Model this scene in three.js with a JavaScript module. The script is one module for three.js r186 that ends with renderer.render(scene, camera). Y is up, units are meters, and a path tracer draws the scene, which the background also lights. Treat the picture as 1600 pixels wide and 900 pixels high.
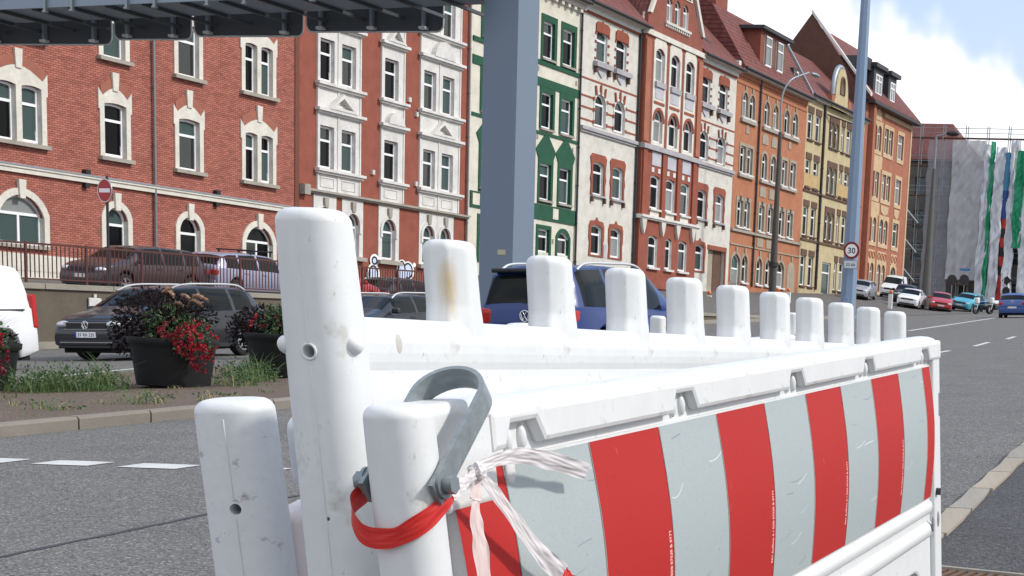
import * as THREE from 'three';
import { mergeGeometries, mergeVertices, toCreasedNormals } from 'three/addons/utils/BufferGeometryUtils.js';
import { RoundedBoxGeometry } from 'three/addons/geometries/RoundedBoxGeometry.js';
import { Brush, Evaluator, SUBTRACTION } from 'three-bvh-csg';
import { createNoise2D, createNoise3D, createNoise4D } from 'simplex-noise';

// ---------------------------------------------------------------- camera, sky, sun, exposure
function rng(a) { return () => { a |= 0; a = a + 0x6D2B79F5 | 0; let t = Math.imul(a ^ a >>> 15, 1 | a); t = t + Math.imul(t ^ t >>> 7, 61 | t) ^ t; return ((t ^ t >>> 14) >>> 0) / 4294967296; }; }
const R0 = rng(7);
const n2 = createNoise2D(rng(11)), n3 = createNoise3D(rng(12)), n4 = createNoise4D(rng(13));
const scene = new THREE.Scene();
const EYE = 1.2;                         // the lens is 1.2 m above the road under it
const camera = new THREE.PerspectiveCamera(2 * Math.atan(450 / 2600) * 180 / Math.PI, 16 / 9, 0.1, 3000);
{
  const roll = 0.0603, p = 0.1739, cp = Math.cos(p), sp = Math.sin(p), c = Math.cos(roll), s = Math.sin(roll);
  const r = new THREE.Vector3(1, 0, 0), u = new THREE.Vector3(0, cp, -sp), f = new THREE.Vector3(0, -sp, -cp);
  const r2 = r.clone().multiplyScalar(c).addScaledVector(u, s), u2 = u.clone().multiplyScalar(c).addScaledVector(r, -s);
  camera.quaternion.setFromRotationMatrix(new THREE.Matrix4().makeBasis(r2, u2, f.clone().negate()));
  camera.position.set(0, EYE, 0);
  camera.setViewOffset(1600, 900, 800 - 1326.16, 450 - 999.2, 1600, 900);
}
// street frame: U along the street (away from the camera), N across it (towards the camera's side)
const TH = 0.315, U = new THREE.Vector3(Math.sin(TH), 0, -Math.cos(TH)), N = new THREE.Vector3(Math.cos(TH), 0, Math.sin(TH));
const sunDir = new THREE.Vector3().addScaledVector(N, 0.78).addScaledVector(U, 0.22).add(new THREE.Vector3(0, 0.66, 0)).normalize();
{
  const w = 2048, h = 1024, d = new Float32Array(w * h * 4);
  const fbm = (x, y, z) => { let a = 0, s = 0.5, f = 1; for (let i = 0; i < 6; i++) { a += s * n3(x * f, y * f, z * f); s *= 0.52; f *= 2.05; } return a; };
  const sm = (a, b, x) => { const t = Math.min(1, Math.max(0, (x - a) / (b - a))); return t * t * (3 - 2 * t); };
  for (let j = 0; j < h; j++) for (let i = 0; i < w; i++) {
    const el = (j + 0.5) / h * Math.PI - Math.PI / 2, az = (i + 0.5) / w * 2 * Math.PI;       // az: three.js equirect u
    const cy = Math.cos(el), x = -Math.cos(az) * cy, y = Math.sin(el), z = -Math.sin(az) * cy;  // direction
    const yy = Math.max(0, y);
    // blue air
    const k = Math.pow(1 - yy, 2.4);
    let r = 0.24 + 0.44 * k, g = 0.44 + 0.32 * k, b = 0.82 + 0.10 * k;
    // cumulus banks
    const q = 1 / (yy + 0.16);
    const nA = fbm(x * q * 0.55 + 3.1, z * q * 0.55 - 1.7, 0.3), nB = fbm(x * 5 + 1, y * 9, z * 5);
    // the bank ahead: its crest falls from left to right
    const ang = Math.atan2(x, -z);
    const crest = 0.178 - 0.55 * (ang - 0.02) + 0.045 * fbm(ang * 9, 3, 1) + 0.016 * fbm(ang * 40, y * 40, 5);
    const near = Math.exp(-Math.pow((ang) / 0.5, 2));
    let cl = sm(-0.16, 0.10, nA + 0.22 * nB + 0.10) * (1 - near) + near * sm(0.010, -0.012, y - crest) * (0.80 + 0.2 * sm(-0.3, 0.2, fbm(ang * 7, y * 26, 2) + 0.12));
    const soft = 0.5 + 0.5 * fbm(x * 6 + 9, y * 14, z * 6);
    const wht = 0.98 + 0.12 * soft;
    cl *= 0.97;
    r += (wht - r) * cl; g += (wht * 1.0 - g) * cl; b += (wht * 1.015 - b) * cl;
    if (y < 0) { const t = Math.min(1, -y * 12); r += (0.22 - r) * t; g += (0.21 - g) * t; b += (0.20 - b) * t; }
    const o = (j * w + i) * 4; d[o] = r; d[o + 1] = g; d[o + 2] = b; d[o + 3] = 1;
  }
  const t = new THREE.DataTexture(d, w, h, THREE.RGBAFormat, THREE.FloatType);
  t.mapping = THREE.EquirectangularReflectionMapping; t.magFilter = t.minFilter = THREE.LinearFilter; t.needsUpdate = true;
  scene.background = t; scene.environment = t;
}
const sun = new THREE.DirectionalLight(new THREE.Color(1, 0.95, 0.87), 2.5);
sun.position.copy(sunDir).multiplyScalar(200).add(new THREE.Vector3(20, 0, -70)); sun.target.position.set(20, 0, -70);
sun.castShadow = true; sun.shadow.radius = 9; sun.shadow.mapSize.set(4096, 4096);
Object.assign(sun.shadow.camera, { left: -130, right: 130, top: 130, bottom: -130, near: 1, far: 500 });
scene.add(sun, sun.target);
const renderer = new THREE.WebGLRenderer({ antialias: true });
renderer.toneMapping = THREE.LinearToneMapping; renderer.toneMappingExposure = 1.22; renderer.shadowMap.enabled = true;

// ---------------------------------------------------------------- helpers
const V3 = (x, y, z) => new THREE.Vector3(x, y, z);
const W = (u, v, n) => V3(0, v + EYE, 0).addScaledVector(U, u).addScaledVector(N, n);    // v is height relative to the lens
const clamp = (x, a, b) => Math.min(b, Math.max(a, x)), lerp = (a, b, t) => a + (b - a) * t;
const sstep = (a, b, x) => { const t = clamp((x - a) / (b - a), 0, 1); return t * t * (3 - 2 * t); };
const ROT = Math.PI / 2 - TH;             // local x = U, local z = N
const gv = (u, n) => -1.2 + 0.0467 * Math.min(u, 200) + 0.05 * clamp(n, -60, 12);        // road plane, relative to the lens
const taken = new Map();
const numbered = n => { const k = taken.get(n) || 0; taken.set(n, k + 1); return k ? `${n}_${String(k).padStart(3, '0')}` : n; };
function tag(o, label, category, group, kind) { if (label) o.userData.label = label; if (category) o.userData.category = category; if (group) o.userData.group = group; if (kind) o.userData.kind = kind; return o; }
function sh(o) { o.traverse(m => { if (m.isMesh) { m.castShadow = m.receiveShadow = true; } }); return o; }
function part(name, geo, mat, parent) { const m = new THREE.Mesh(Array.isArray(geo) ? merge(geo) : geo, mat); m.name = name; m.castShadow = m.receiveShadow = true; parent.add(m); return m; }
function merge(gs) { gs = gs.map(g => { const q = g.index ? g.toNonIndexed() : g; for (const k of Object.keys(q.attributes)) if (!['position', 'normal', 'uv'].includes(k)) q.deleteAttribute(k); if (!q.attributes.normal) q.computeVertexNormals(); if (!q.attributes.uv) q.setAttribute('uv', new THREE.BufferAttribute(new Float32Array(q.attributes.position.count * 2), 2)); return q; }); return mergeGeometries(gs); }
function thing(name, label, category, pos, rotY = 0, group) { const g = new THREE.Group(); g.name = numbered(name); g.position.copy(pos); g.rotation.y = rotY; scene.add(g); return tag(g, label, category, group); }
function solo(name, geo, mat, label, category, group, kind) { const m = part(numbered(name), geo, mat, scene); return tag(m, label, category, group, kind); }
const box = (x0, x1, y0, y1, z0, z1) => { const g = new THREE.BoxGeometry(x1 - x0, y1 - y0, z1 - z0); g.translate((x0 + x1) / 2, (y0 + y1) / 2, (z0 + z1) / 2); const uv = g.attributes.uv, p = g.attributes.position, nn = g.attributes.normal; for (let i = 0; i < uv.count; i++) { const ax = Math.abs(nn.getX(i)), ay = Math.abs(nn.getY(i)); uv.setXY(i, ax > 0.5 ? p.getZ(i) : p.getX(i), ay > 0.5 ? p.getZ(i) : p.getY(i)); } return g; };
const rbox = (x0, x1, y0, y1, z0, z1, r = 0.02, s = 2) => { const g = new RoundedBoxGeometry(x1 - x0, y1 - y0, z1 - z0, s, r); g.translate((x0 + x1) / 2, (y0 + y1) / 2, (z0 + z1) / 2); return g; };
const cyl = (r0, r1, h, x, y, z, seg = 12) => { const g = new THREE.CylinderGeometry(r1, r0, h, seg); g.translate(x, y + h / 2, z); return g; };
function bar(a, b, r, seg = 6) { const d = b.clone().sub(a), g = new THREE.CylinderGeometry(r, r, d.length(), seg); g.applyQuaternion(new THREE.Quaternion().setFromUnitVectors(V3(0, 1, 0), d.clone().normalize())); const m = a.clone().add(b).multiplyScalar(0.5); g.translate(m.x, m.y, m.z); return g; }
const tube = (pts, r, seg = 24, rs = 6, closed = false) => new THREE.TubeGeometry(new THREE.CatmullRomCurve3(pts, closed), seg, r, rs, closed);
function poly(pts) { const s = new THREE.Shape(); pts.forEach(([x, y], i) => i ? s.lineTo(x, y) : s.moveTo(x, y)); s.closePath(); return s; }
const ext = (shape, depth, z0 = 0, bevel = 0) => { const g = new THREE.ExtrudeGeometry(shape, { depth: depth - 2 * bevel, bevelEnabled: bevel > 0, bevelSize: bevel, bevelOffset: -bevel, bevelThickness: bevel, bevelSegments: 2, curveSegments: 10 }); g.translate(0, 0, z0 + bevel); return g; };
// opening outline: rectangle whose head may be an arch of the given rise
function openPts(x0, x1, y0, y1, rise = 0, seg = 12) {
  const p = [[x0, y0], [x1, y0]];
  if (!rise) return [...p, [x1, y1], [x0, y1]];
  const a = (x1 - x0) / 2, R = (a * a + rise * rise) / (2 * rise), cy = y1 - R, th = Math.asin(Math.min(1, a / R)), big = rise > a ? Math.PI - th : th;
  for (let i = 0; i <= seg; i++) { const t = big - 2 * big * i / seg; p.push([(x0 + x1) / 2 + R * Math.sin(t), cy + R * Math.cos(t)]); }
  return p;
}

// ---------------------------------------------------------------- procedural textures
function dataTex(size, fn, srgb = true) {
  const d = new Uint8Array(size * size * 4);
  for (let y = 0; y < size; y++) for (let x = 0; x < size; x++) { const c = fn(x / size, y / size, x, y), o = (y * size + x) * 4; d[o] = clamp(c[0], 0, 255); d[o + 1] = clamp(c[1], 0, 255); d[o + 2] = clamp(c[2], 0, 255); d[o + 3] = 255; }
  const t = new THREE.DataTexture(d, size, size); t.wrapS = t.wrapT = THREE.RepeatWrapping; t.magFilter = THREE.LinearFilter; t.minFilter = THREE.LinearMipmapLinearFilter; t.generateMipmaps = true; if (srgb) t.colorSpace = THREE.SRGBColorSpace; t.needsUpdate = true; return t;
}
const rep = (t, x, y = x) => { const c = t.clone(); c.repeat.set(x, y); c.needsUpdate = true; return c; };
const tn = (x, y, f, s = 0) => { const a = x * 2 * Math.PI, b = y * 2 * Math.PI, k = f / (2 * Math.PI); return n4(Math.cos(a) * k + s, Math.sin(a) * k, Math.cos(b) * k + 5 * s, Math.sin(b) * k); };
const rt = rng(99);
const plasterT = dataTex(512, (x, y) => { const a = tn(x, y, 6, 1), b = tn(x, y, 24, 2), g = 230 + 14 * a + 9 * b + 12 * (rt() - 0.5) - 46 * clamp(a + 0.7 * b - 0.75, 0, 0.5); return [g, g * 0.995, g * 0.985]; });
const plasterB = dataTex(256, () => { const g = 128 + 90 * (rt() - 0.5); return [g, g, g]; }, false);
const asphaltT = (() => { const C = 340, q = new Float32Array(C * C).map(() => rt()); return dataTex(1024, (x, y) => { const i = Math.floor((x + 0.0012 * Math.sin(y * 700)) * C + C) % C, j = Math.floor((y + 0.0012 * Math.cos(x * 640)) * C + C) % C, c = q[j * C + i]; let g = 148 + 9 * tn(x, y, 4, 3) + 16 * tn(x, y, 90, 4) + 24 * (rt() - 0.5) + 34 * (c - 0.5); if (c > 0.92) g += 50; if (c < 0.1) g -= 44; return [g, g * 0.985, g * 0.965]; }); })();
const asphaltB = dataTex(512, () => { const g = 128 + 240 * (rt() - 0.5); return [g, g, g]; }, false);
const brickT = (() => {                    // 16 x 52 bricks per 4.16 x 4.16 m
  const row = []; for (let j = 0; j < 52; j++) row.push(Array.from({ length: 16 }, () => rt()));
  return dataTex(2048, (x, y) => {
    const j = Math.floor(y * 52), fy = y * 52 - j, xx = x * 16 + (j % 2) * 0.5, i = Math.floor(xx), fx = xx - i, m = fy < 0.2 || fx < 0.07, q = row[j][i % 16], w = n4(Math.cos(x * 6.2832) * 0.7, Math.sin(x * 6.2832) * 0.7, Math.cos(y * 6.2832) * 0.7, Math.sin(y * 6.2832) * 0.7) * 9;
    if (m) { const g = 84 + w + 10 * (rt() - 0.5); return [g, g * 0.64, g * 0.58]; }
    const d = q > 0.985 ? -26 : 30 * (q - 0.5); return [166 + d + w + 12 * (rt() - 0.5), 99 + d * 0.7 + w * 0.8, 84 + d * 0.6 + w * 0.7];
  });
})();
const brickB = dataTex(1024, (x, y) => { const j = Math.floor(y * 26), fy = y * 26 - j, xx = x * 8 + (j % 2) * 0.5, fx = xx - Math.floor(xx); const g = fy < 0.15 || fx < 0.055 ? 40 : 200 + 30 * (rt() - 0.5); return [g, g, g]; }, false);
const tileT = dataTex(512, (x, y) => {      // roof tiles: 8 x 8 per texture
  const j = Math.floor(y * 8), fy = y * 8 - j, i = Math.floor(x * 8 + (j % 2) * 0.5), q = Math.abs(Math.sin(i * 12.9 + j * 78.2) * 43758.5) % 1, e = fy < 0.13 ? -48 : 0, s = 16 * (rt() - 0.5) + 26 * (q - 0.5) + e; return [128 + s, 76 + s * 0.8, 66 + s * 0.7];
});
const tileB = dataTex(512, (x, y) => { const fy = y * 8 - Math.floor(y * 8), fx = x * 8 - Math.floor(x * 8); const g = 255 * (1 - fy) * (0.65 + 0.35 * Math.sin(fx * Math.PI)); return [g, g, g]; }, false);
const dirtT = dataTex(512, (x, y) => { const a = tn(x, y, 4, 8), b = tn(x, y, 14, 9), c = tn(x, y, 46, 2); const g = 246 + 4 * a + 3 * b + 4 * (rt() - 0.5), sm = 44 * clamp(a + 0.5 * b + 0.25 * c - 0.5, 0, 1) + 60 * clamp(b + 0.7 * c - 0.9, 0, 1); return [g - sm, g - sm * 1.06, g - sm * 1.25 - 1]; });
const metalT = dataTex(256, (x, y) => { const g = 222 + 16 * tn(x, y, 14, 5) + 10 * tn(x, y, 40, 6) + 8 * (rt() - 0.5); return [g, g, g]; });
function canvasTex(w, h, draw) { const c = document.createElement('canvas'); c.width = w; c.height = h; const x = c.getContext('2d'); draw(x, w, h); const t = new THREE.CanvasTexture(c); t.colorSpace = THREE.SRGBColorSpace; t.magFilter = THREE.LinearFilter; t.anisotropy = 8; return t; }

// ---------------------------------------------------------------- materials (linear base colours)
const col = (r, g, b) => new THREE.Color().setRGB(r, g, b);
const std = (r, g, b, rough = 0.8, metal = 0, extra = {}) => new THREE.MeshStandardMaterial({ color: col(r, g, b), roughness: rough, metalness: metal, side: THREE.DoubleSide, ...extra });
const plasterMap = rep(plasterT, 0.22), plasterBump = rep(plasterB, 1.5);
const plaster = (r, g, b) => std(r, g, b, 0.92, 0, { map: plasterMap, bumpMap: plasterBump, bumpScale: 0.004 });
const M = {
  brick: std(1, 1, 1, 0.9, 0, { map: rep(brickT, 1 / 4.16), bumpMap: rep(brickB, 1 / 2.08), bumpScale: 0.012 }),
  brickPlain: plaster(0.36, 0.13, 0.09), archBrick: plaster(0.40, 0.15, 0.10), redPlaster: plaster(0.33, 0.095, 0.06), redTrim: plaster(0.34, 0.095, 0.055), brownGable: plaster(0.30, 0.095, 0.065),
  cream: plaster(0.80, 0.77, 0.69), white: plaster(0.80, 0.79, 0.77), offwhite: plaster(0.74, 0.72, 0.66), creamYellow: plaster(0.78, 0.75, 0.64), green: plaster(0.016, 0.10, 0.055), greyTrim: plaster(0.46, 0.45, 0.48), stone: plaster(0.42, 0.39, 0.34), lilac: plaster(0.58, 0.58, 0.64),
  orange: plaster(0.50, 0.20, 0.105), sand: plaster(0.42, 0.36, 0.28), yellow: plaster(0.58, 0.42, 0.20), yellowPale: plaster(0.60, 0.50, 0.30), brownStone: plaster(0.15, 0.085, 0.06), terracotta: plaster(0.44, 0.165, 0.10), peach: plaster(0.66, 0.48, 0.29), brownDark: plaster(0.20, 0.07, 0.05), greyWall: plaster(0.20, 0.19, 0.175), darkBrick: plaster(0.13, 0.06, 0.042),
  frame: std(0.82, 0.82, 0.82, 0.35), frameDark: std(0.10, 0.06, 0.04, 0.5),
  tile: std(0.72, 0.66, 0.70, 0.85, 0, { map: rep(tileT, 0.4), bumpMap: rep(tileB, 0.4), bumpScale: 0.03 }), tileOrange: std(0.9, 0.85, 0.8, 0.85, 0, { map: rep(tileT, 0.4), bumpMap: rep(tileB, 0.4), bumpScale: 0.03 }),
  zinc: std(0.30, 0.33, 0.36, 0.45, 0.6), darkMetal: std(0.035, 0.035, 0.038, 0.5, 0.3), pipe: std(0.22, 0.23, 0.24, 0.45, 0.5), soffit: std(0.50, 0.46, 0.41, 0.8), slate: std(0.04, 0.042, 0.048, 0.7),
  gantry: std(0.15, 0.195, 0.255, 0.55, 0.05), gantryBeam: std(0.23, 0.28, 0.34, 0.5, 0.05), mast: std(0.20, 0.275, 0.385, 0.5, 0.1), galv: std(0.33, 0.375, 0.39, 0.42, 0.35, { map: rep(metalT, 5) }), alu: std(0.085, 0.09, 0.095, 0.5, 0.3), aluEdge: std(0.7, 0.7, 0.68, 0.35, 0.5),
  rail: std(0.085, 0.022, 0.018, 0.6), concrete: plaster(0.15, 0.125, 0.095), coping: plaster(0.36, 0.33, 0.28), kerb: plaster(0.25, 0.225, 0.195), wood: std(0.12, 0.06, 0.03, 0.7),
  black: std(0.012, 0.012, 0.013, 0.6), tyre: std(0.012, 0.012, 0.012, 0.85), rim: std(0.42, 0.43, 0.45, 0.35, 0.7), chrome: std(0.75, 0.76, 0.78, 0.15, 1), under: std(0.008, 0.008, 0.008, 0.9),
  carGlass: new THREE.MeshPhysicalMaterial({ color: col(0.010, 0.012, 0.012), roughness: 0.05, ior: 1.22, side: THREE.DoubleSide }), lampRed: std(0.40, 0.012, 0.010, 0.15), lampClear: std(0.6, 0.62, 0.65, 0.1, 0.3), lampAmber: std(0.7, 0.16, 0.02, 0.3),
  plastic: std(0.76, 0.77, 0.77, 0.42, 0, { map: rep(dirtT, 3) }), filmRed: std(0.48, 0.016, 0.014, 0.38), filmWhite: std(0.40, 0.46, 0.48, 0.5, 0, { map: rep(dirtT, 1.4) }),
};
const carPaint = (r, g, b, metal = 0.35) => new THREE.MeshPhysicalMaterial({ color: col(r, g, b), roughness: 0.42, metalness: metal, clearcoat: 0.55, clearcoatRoughness: 0.06, side: THREE.DoubleSide });
const PANES = [[0.006, 0.007, 0.007], [0.012, 0.013, 0.013], [0.004, 0.004, 0.005], [0.055, 0.085, 0.08], [0.02, 0.024, 0.022], [0.24, 0.25, 0.245]].map((c, i) => new THREE.MeshPhysicalMaterial({ color: col(...c), roughness: 0.06, ior: i === 4 ? 1.52 : 1.18, side: THREE.DoubleSide }));

// ---------------------------------------------------------------- ground, roads, island, pavements
function sheet(name, us, ns, h, mat, uvs = 1) {       // a sheet in street coordinates, uv in metres
  const pos = [], uv = [], idx = [];
  us.forEach(u => ns.forEach(n => { const p = W(u, h(u, n), n); pos.push(p.x, p.y, p.z); uv.push(u * uvs, n * uvs); }));
  const c = ns.length;
  for (let i = 0; i < us.length - 1; i++) for (let j = 0; j < c - 1; j++) { const a = i * c + j; idx.push(a, a + 1, a + c, a + 1, a + c + 1, a + c); }
  const g = new THREE.BufferGeometry(); g.setAttribute('position', new THREE.Float32BufferAttribute(pos, 3)); g.setAttribute('uv', new THREE.Float32BufferAttribute(uv, 2)); g.setIndex(idx); g.computeVertexNormals();
  return name ? solo(name, g, mat, null, null, null, 'structure') : g;
}
const range = (a, b, n) => Array.from({ length: n + 1 }, (_, i) => a + (b - a) * i / n);
const asph = (r, g, b, k = 0.26) => std(r, g, b, 0.93, 0, { map: rep(asphaltT, k), bumpMap: rep(asphaltB, k * 1.4), bumpScale: 0.01 });
sheet('ground', [-300, -60, 0, 60, 120, 200, 400, 1500], [-900, -300, -60, -33, 0, 12, 60, 300, 900], (u, n) => gv(u, n) - 0.06, plaster(0.16, 0.15, 0.13));
sheet('road', range(-25, 200, 45), [-33, -22, -11.9, -2.15, 3], (u, n) => gv(u, n), asph(0.46, 0.45, 0.44));
sheet('side_street', range(159.2, 200, 4), [-120, -60, -33.01], (u, n) => gv(u, n) + 0.004, asph(0.46, 0.45, 0.44));
const pavementMat = asph(0.22, 0.22, 0.23, 0.3);
const kerbN = u => -2.37 - 0.129 * (u - 8.78);
{
  const us = range(-25, 200, 90), pos = [], uv = [], idx = []; us.forEach((u, i) => { [kerbN(u) + 0.1, kerbN(u) + 2, 20, 60].forEach((n, k) => { const p = W(u, gv(u, n) + 0.03, n); pos.push(p.x, p.y, p.z); uv.push(u, n); if (i && k) { const a = (i - 1) * 4 + k - 1; idx.push(a, a + 1, a + 4, a + 1, a + 5, a + 4); } }); });
  const g = new THREE.BufferGeometry(); g.setAttribute('position', new THREE.Float32BufferAttribute(pos, 3)); g.setAttribute('uv', new THREE.Float32BufferAttribute(uv, 2)); g.setIndex(idx); g.computeVertexNormals(); solo('pavement', g, pavementMat, null, null, null, 'structure');
}
// upper street behind the retaining wall
const wallTop = u => 0.36 + 0.02 * (u - 34), facadeBase = u => 0.84 + 0.042 * (u - 51);
const upper = (u, n) => { const a = Math.max(gv(u, -33.2) + 0.004, wallTop(u) - 0.32 - 0.5 * sstep(47, 57, u)); return lerp(a, facadeBase(u) - 0.1, sstep(-35.5, -45, n)); };
sheet('upper_street', range(10, 159, 40), [-33.25, -35, -37, -39, -41, -43, -45, -48.3], upper, asph(0.40, 0.39, 0.38));
const whitePaint = std(0.72, 0.72, 0.70, 0.7, 0, { map: plasterMap });
const mark = (u0, u1, n0, n1, name = 'lane_marking', skew = 0) => { const g = sheet(null, range(u0, u1, 4), [0, 1], (u, k) => gv(u, lerp(n0, n1, k)) + 0.004, whitePaint); const p = []; const us = range(u0, u1, 4); us.forEach((u, i) => [0, 1].forEach(k => { const n = lerp(n0, n1, k) + skew * (u - u0); const w = W(u, gv(u, n) + 0.005, n); p.push(w.x, w.y, w.z); })); g.setAttribute('position', new THREE.Float32BufferAttribute(p, 3)); g.computeVertexNormals(); return solo(name, g, whitePaint, null, null, null, 'structure'); };
for (let i = 0; i < 8; i++) mark(9.86, 10.15, -11.28 + i * 0.79, -10.76 + i * 0.79, 'give_way_marking');
mark(-6, 5.78, -6.08, -5.95, 'lane_marking', 0.0);
mark(60, 100, -18.05, -17.85, 'lane_marking', -0.162);
for (const [a, b, n, s] of [[34.0, 37.6, -9.95, -0.1], [41.2, 44.9, -10.65, -0.15], [48.4, 51.7, -11.54, -0.16], [55.6, 59, -12.6, -0.18]]) mark(a, b, n, n + 0.14, 'lane_marking', s);
mark(14, 26.5, -18.2, -18.05, 'lane_marking', -0.33);
// tar seam across the road
{
  const pts = range(0, 1, 40).map(t => { const u = lerp(4.2, 9.6, t), n = -6.28 - 0.09 * (u - 6.3) + 0.02 * n2(u * 3, 1); return [u, n]; });
  const pos = [], idx = []; pts.forEach(([u, n], i) => { const w = 0.016 + 0.006 * n2(u * 6, 4); for (const s of [-1, 1]) { const p = W(u, gv(u, n) + 0.004, n + s * w); pos.push(p.x, p.y, p.z); } if (i) { const a = 2 * i - 2; idx.push(a, a + 1, a + 2, a + 1, a + 3, a + 2); } });
  const g = new THREE.BufferGeometry(); g.setAttribute('position', new THREE.Float32BufferAttribute(pos, 3)); g.setIndex(idx); g.computeVertexNormals(); solo('tar_seam', g, std(0.035, 0.035, 0.036, 0.6), null, null, null, 'structure');
}
// planted traffic island with kerb stones
const islandNear = u => -11.85 - 0.02 * (u - 11) - (u > 19 ? (u - 19) * (u - 19) * 0.22 : 0);
{
  const us = range(-4, 23.4, 40);
  const pos = [], uv = [], idx = []; us.forEach((u, i) => { for (let k = 0; k <= 4; k++) { const n = lerp(islandNear(u) - 0.16, -18.0 - 0.12 * Math.max(0, u - 14), k / 4), p = W(u, gv(u, n) + 0.11 + 0.012 * n2(u, n), n); pos.push(p.x, p.y, p.z); uv.push(u, n); } if (i) for (let k = 0; k < 4; k++) { const a = (i - 1) * 5 + k; idx.push(a, a + 1, a + 5, a + 1, a + 6, a + 5); } });
  const g = new THREE.BufferGeometry(); g.setAttribute('position', new THREE.Float32BufferAttribute(pos, 3)); g.setAttribute('uv', new THREE.Float32BufferAttribute(uv, 2)); g.setIndex(idx); g.computeVertexNormals();
  const isl = solo('traffic_island', g, asph(0.40, 0.30, 0.22, 0.3), null, null, null, 'structure');
  for (let u = -3; u < 21.5; u += 0.98) {
    const a = [u + 0.008, u + 0.965], y = (0.5 - R0()) * 0.012, gs = []; const pts = [];
    for (const uu of a) for (const [dn, dy] of [[0, -0.1], [0, 0.095], [-0.02, 0.12], [-0.17, 0.12], [-0.17, -0.1]]) { const n = islandNear(uu) + dn; pts.push(W(uu, gv(uu, n) + dy + y, n)); }
    const q = []; const tri = (i, j, k) => q.push(...[i, j, k].flatMap(t => pts[t].toArray())); for (let k = 0; k < 4; k++) { tri(k, k + 5, k + 1); tri(k + 1, k + 5, k + 6); } for (const o of [0, 5]) { tri(o, o + 1, o + 2); tri(o, o + 2, o + 3); tri(o, o + 3, o + 4); }
    const kg = new THREE.BufferGeometry(); kg.setAttribute('position', new THREE.Float32BufferAttribute(q, 3)); kg.computeVertexNormals(); kg.setAttribute('uv', new THREE.Float32BufferAttribute(q.filter((_, i) => i % 3 < 2), 2));
    part('kerb_stone', kg, M.kerb, isl);
  }
}
// pale kerb stones on the right, flush with the pavement, and the drain grate
{
  const pale = [plaster(0.40, 0.35, 0.28), plaster(0.36, 0.33, 0.28), plaster(0.43, 0.37, 0.29)], kb = thing('kerb', null, null, W(0, 0, 0)); tag(kb, null, null, null, 'structure'); kb.position.set(0, 0, 0);
  let k = 0; for (let u = -1; u < 60; u += 1.0) {
    const e = 0.012, pos = []; const c = (uu, n, d) => W(uu, gv(uu, n) + d, n), j = () => (R0() - 0.5) * 0.03;
    const n0 = kerbN, n1 = x => kerbN(x) + 0.135;
    const P = [[u + e, n0(u)], [u + 0.5, n0(u + 0.5) + j()], [u + 1 - e, n0(u + 1)], [u + 1 - e, n1(u + 1) + j()], [u + 0.6, n1(u + 0.6) + j()], [u + e, n1(u) + j()]], ctr = c(u + 0.5, n0(u + 0.5) + 0.07, 0.05);
    const q = []; for (let i = 0; i < 6; i++) { const a = P[i], b = P[(i + 1) % 6], A = c(...a, 0.048), B = c(...b, 0.048), A2 = c(...a, -0.05), B2 = c(...b, -0.05); for (const t of [ctr, A, B, A, A2, B, B, A2, B2]) q.push(t.x, t.y, t.z); }
    const g = new THREE.BufferGeometry(); g.setAttribute('position', new THREE.Float32BufferAttribute(q, 3)); g.computeVertexNormals(); g.setAttribute('uv', new THREE.Float32BufferAttribute(q.filter((_, i) => i % 3 < 2), 2)); part('kerb_stone', g, pale[k++ % 3], kb);
  }
  for (const [u, w] of [[7.95, 0.02], [8.9, 0.012]]) solo('pavement_joint', sheet(null, [u, u + w], [-1.72, 2], (a, n) => gv(a, n) + 0.034, M.black), std(0.06, 0.06, 0.06, 0.9), null, null, null, 'structure');
  const gr = thing('drain_grate', 'rusty brown slatted drain grate with pale frame in the pavement', 'drain grate', W(6.86, gv(6.86, -1.5) + 0.034, -1.5), ROT);
  part('frame', [box(-0.02, 0.02, 0, 0.02, -0.42, 0.6), box(-0.52, -0.48, 0, 0.02, -0.42, 0.6), box(-0.48, -0.02, 0, 0.02, -0.42, -0.38), box(-0.48, -0.02, 0, 0.02, 0.56, 0.6)], M.coping, gr);
  part('pit', box(-0.48, -0.02, -0.06, -0.045, -0.38, 0.56), M.black, gr);
  for (let i = 0; i < 22; i++) part('slat', box(-0.48, -0.02, -0.02, 0.012, -0.365 + i * 0.042, -0.345 + i * 0.042), M.wood, gr);
}

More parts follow.
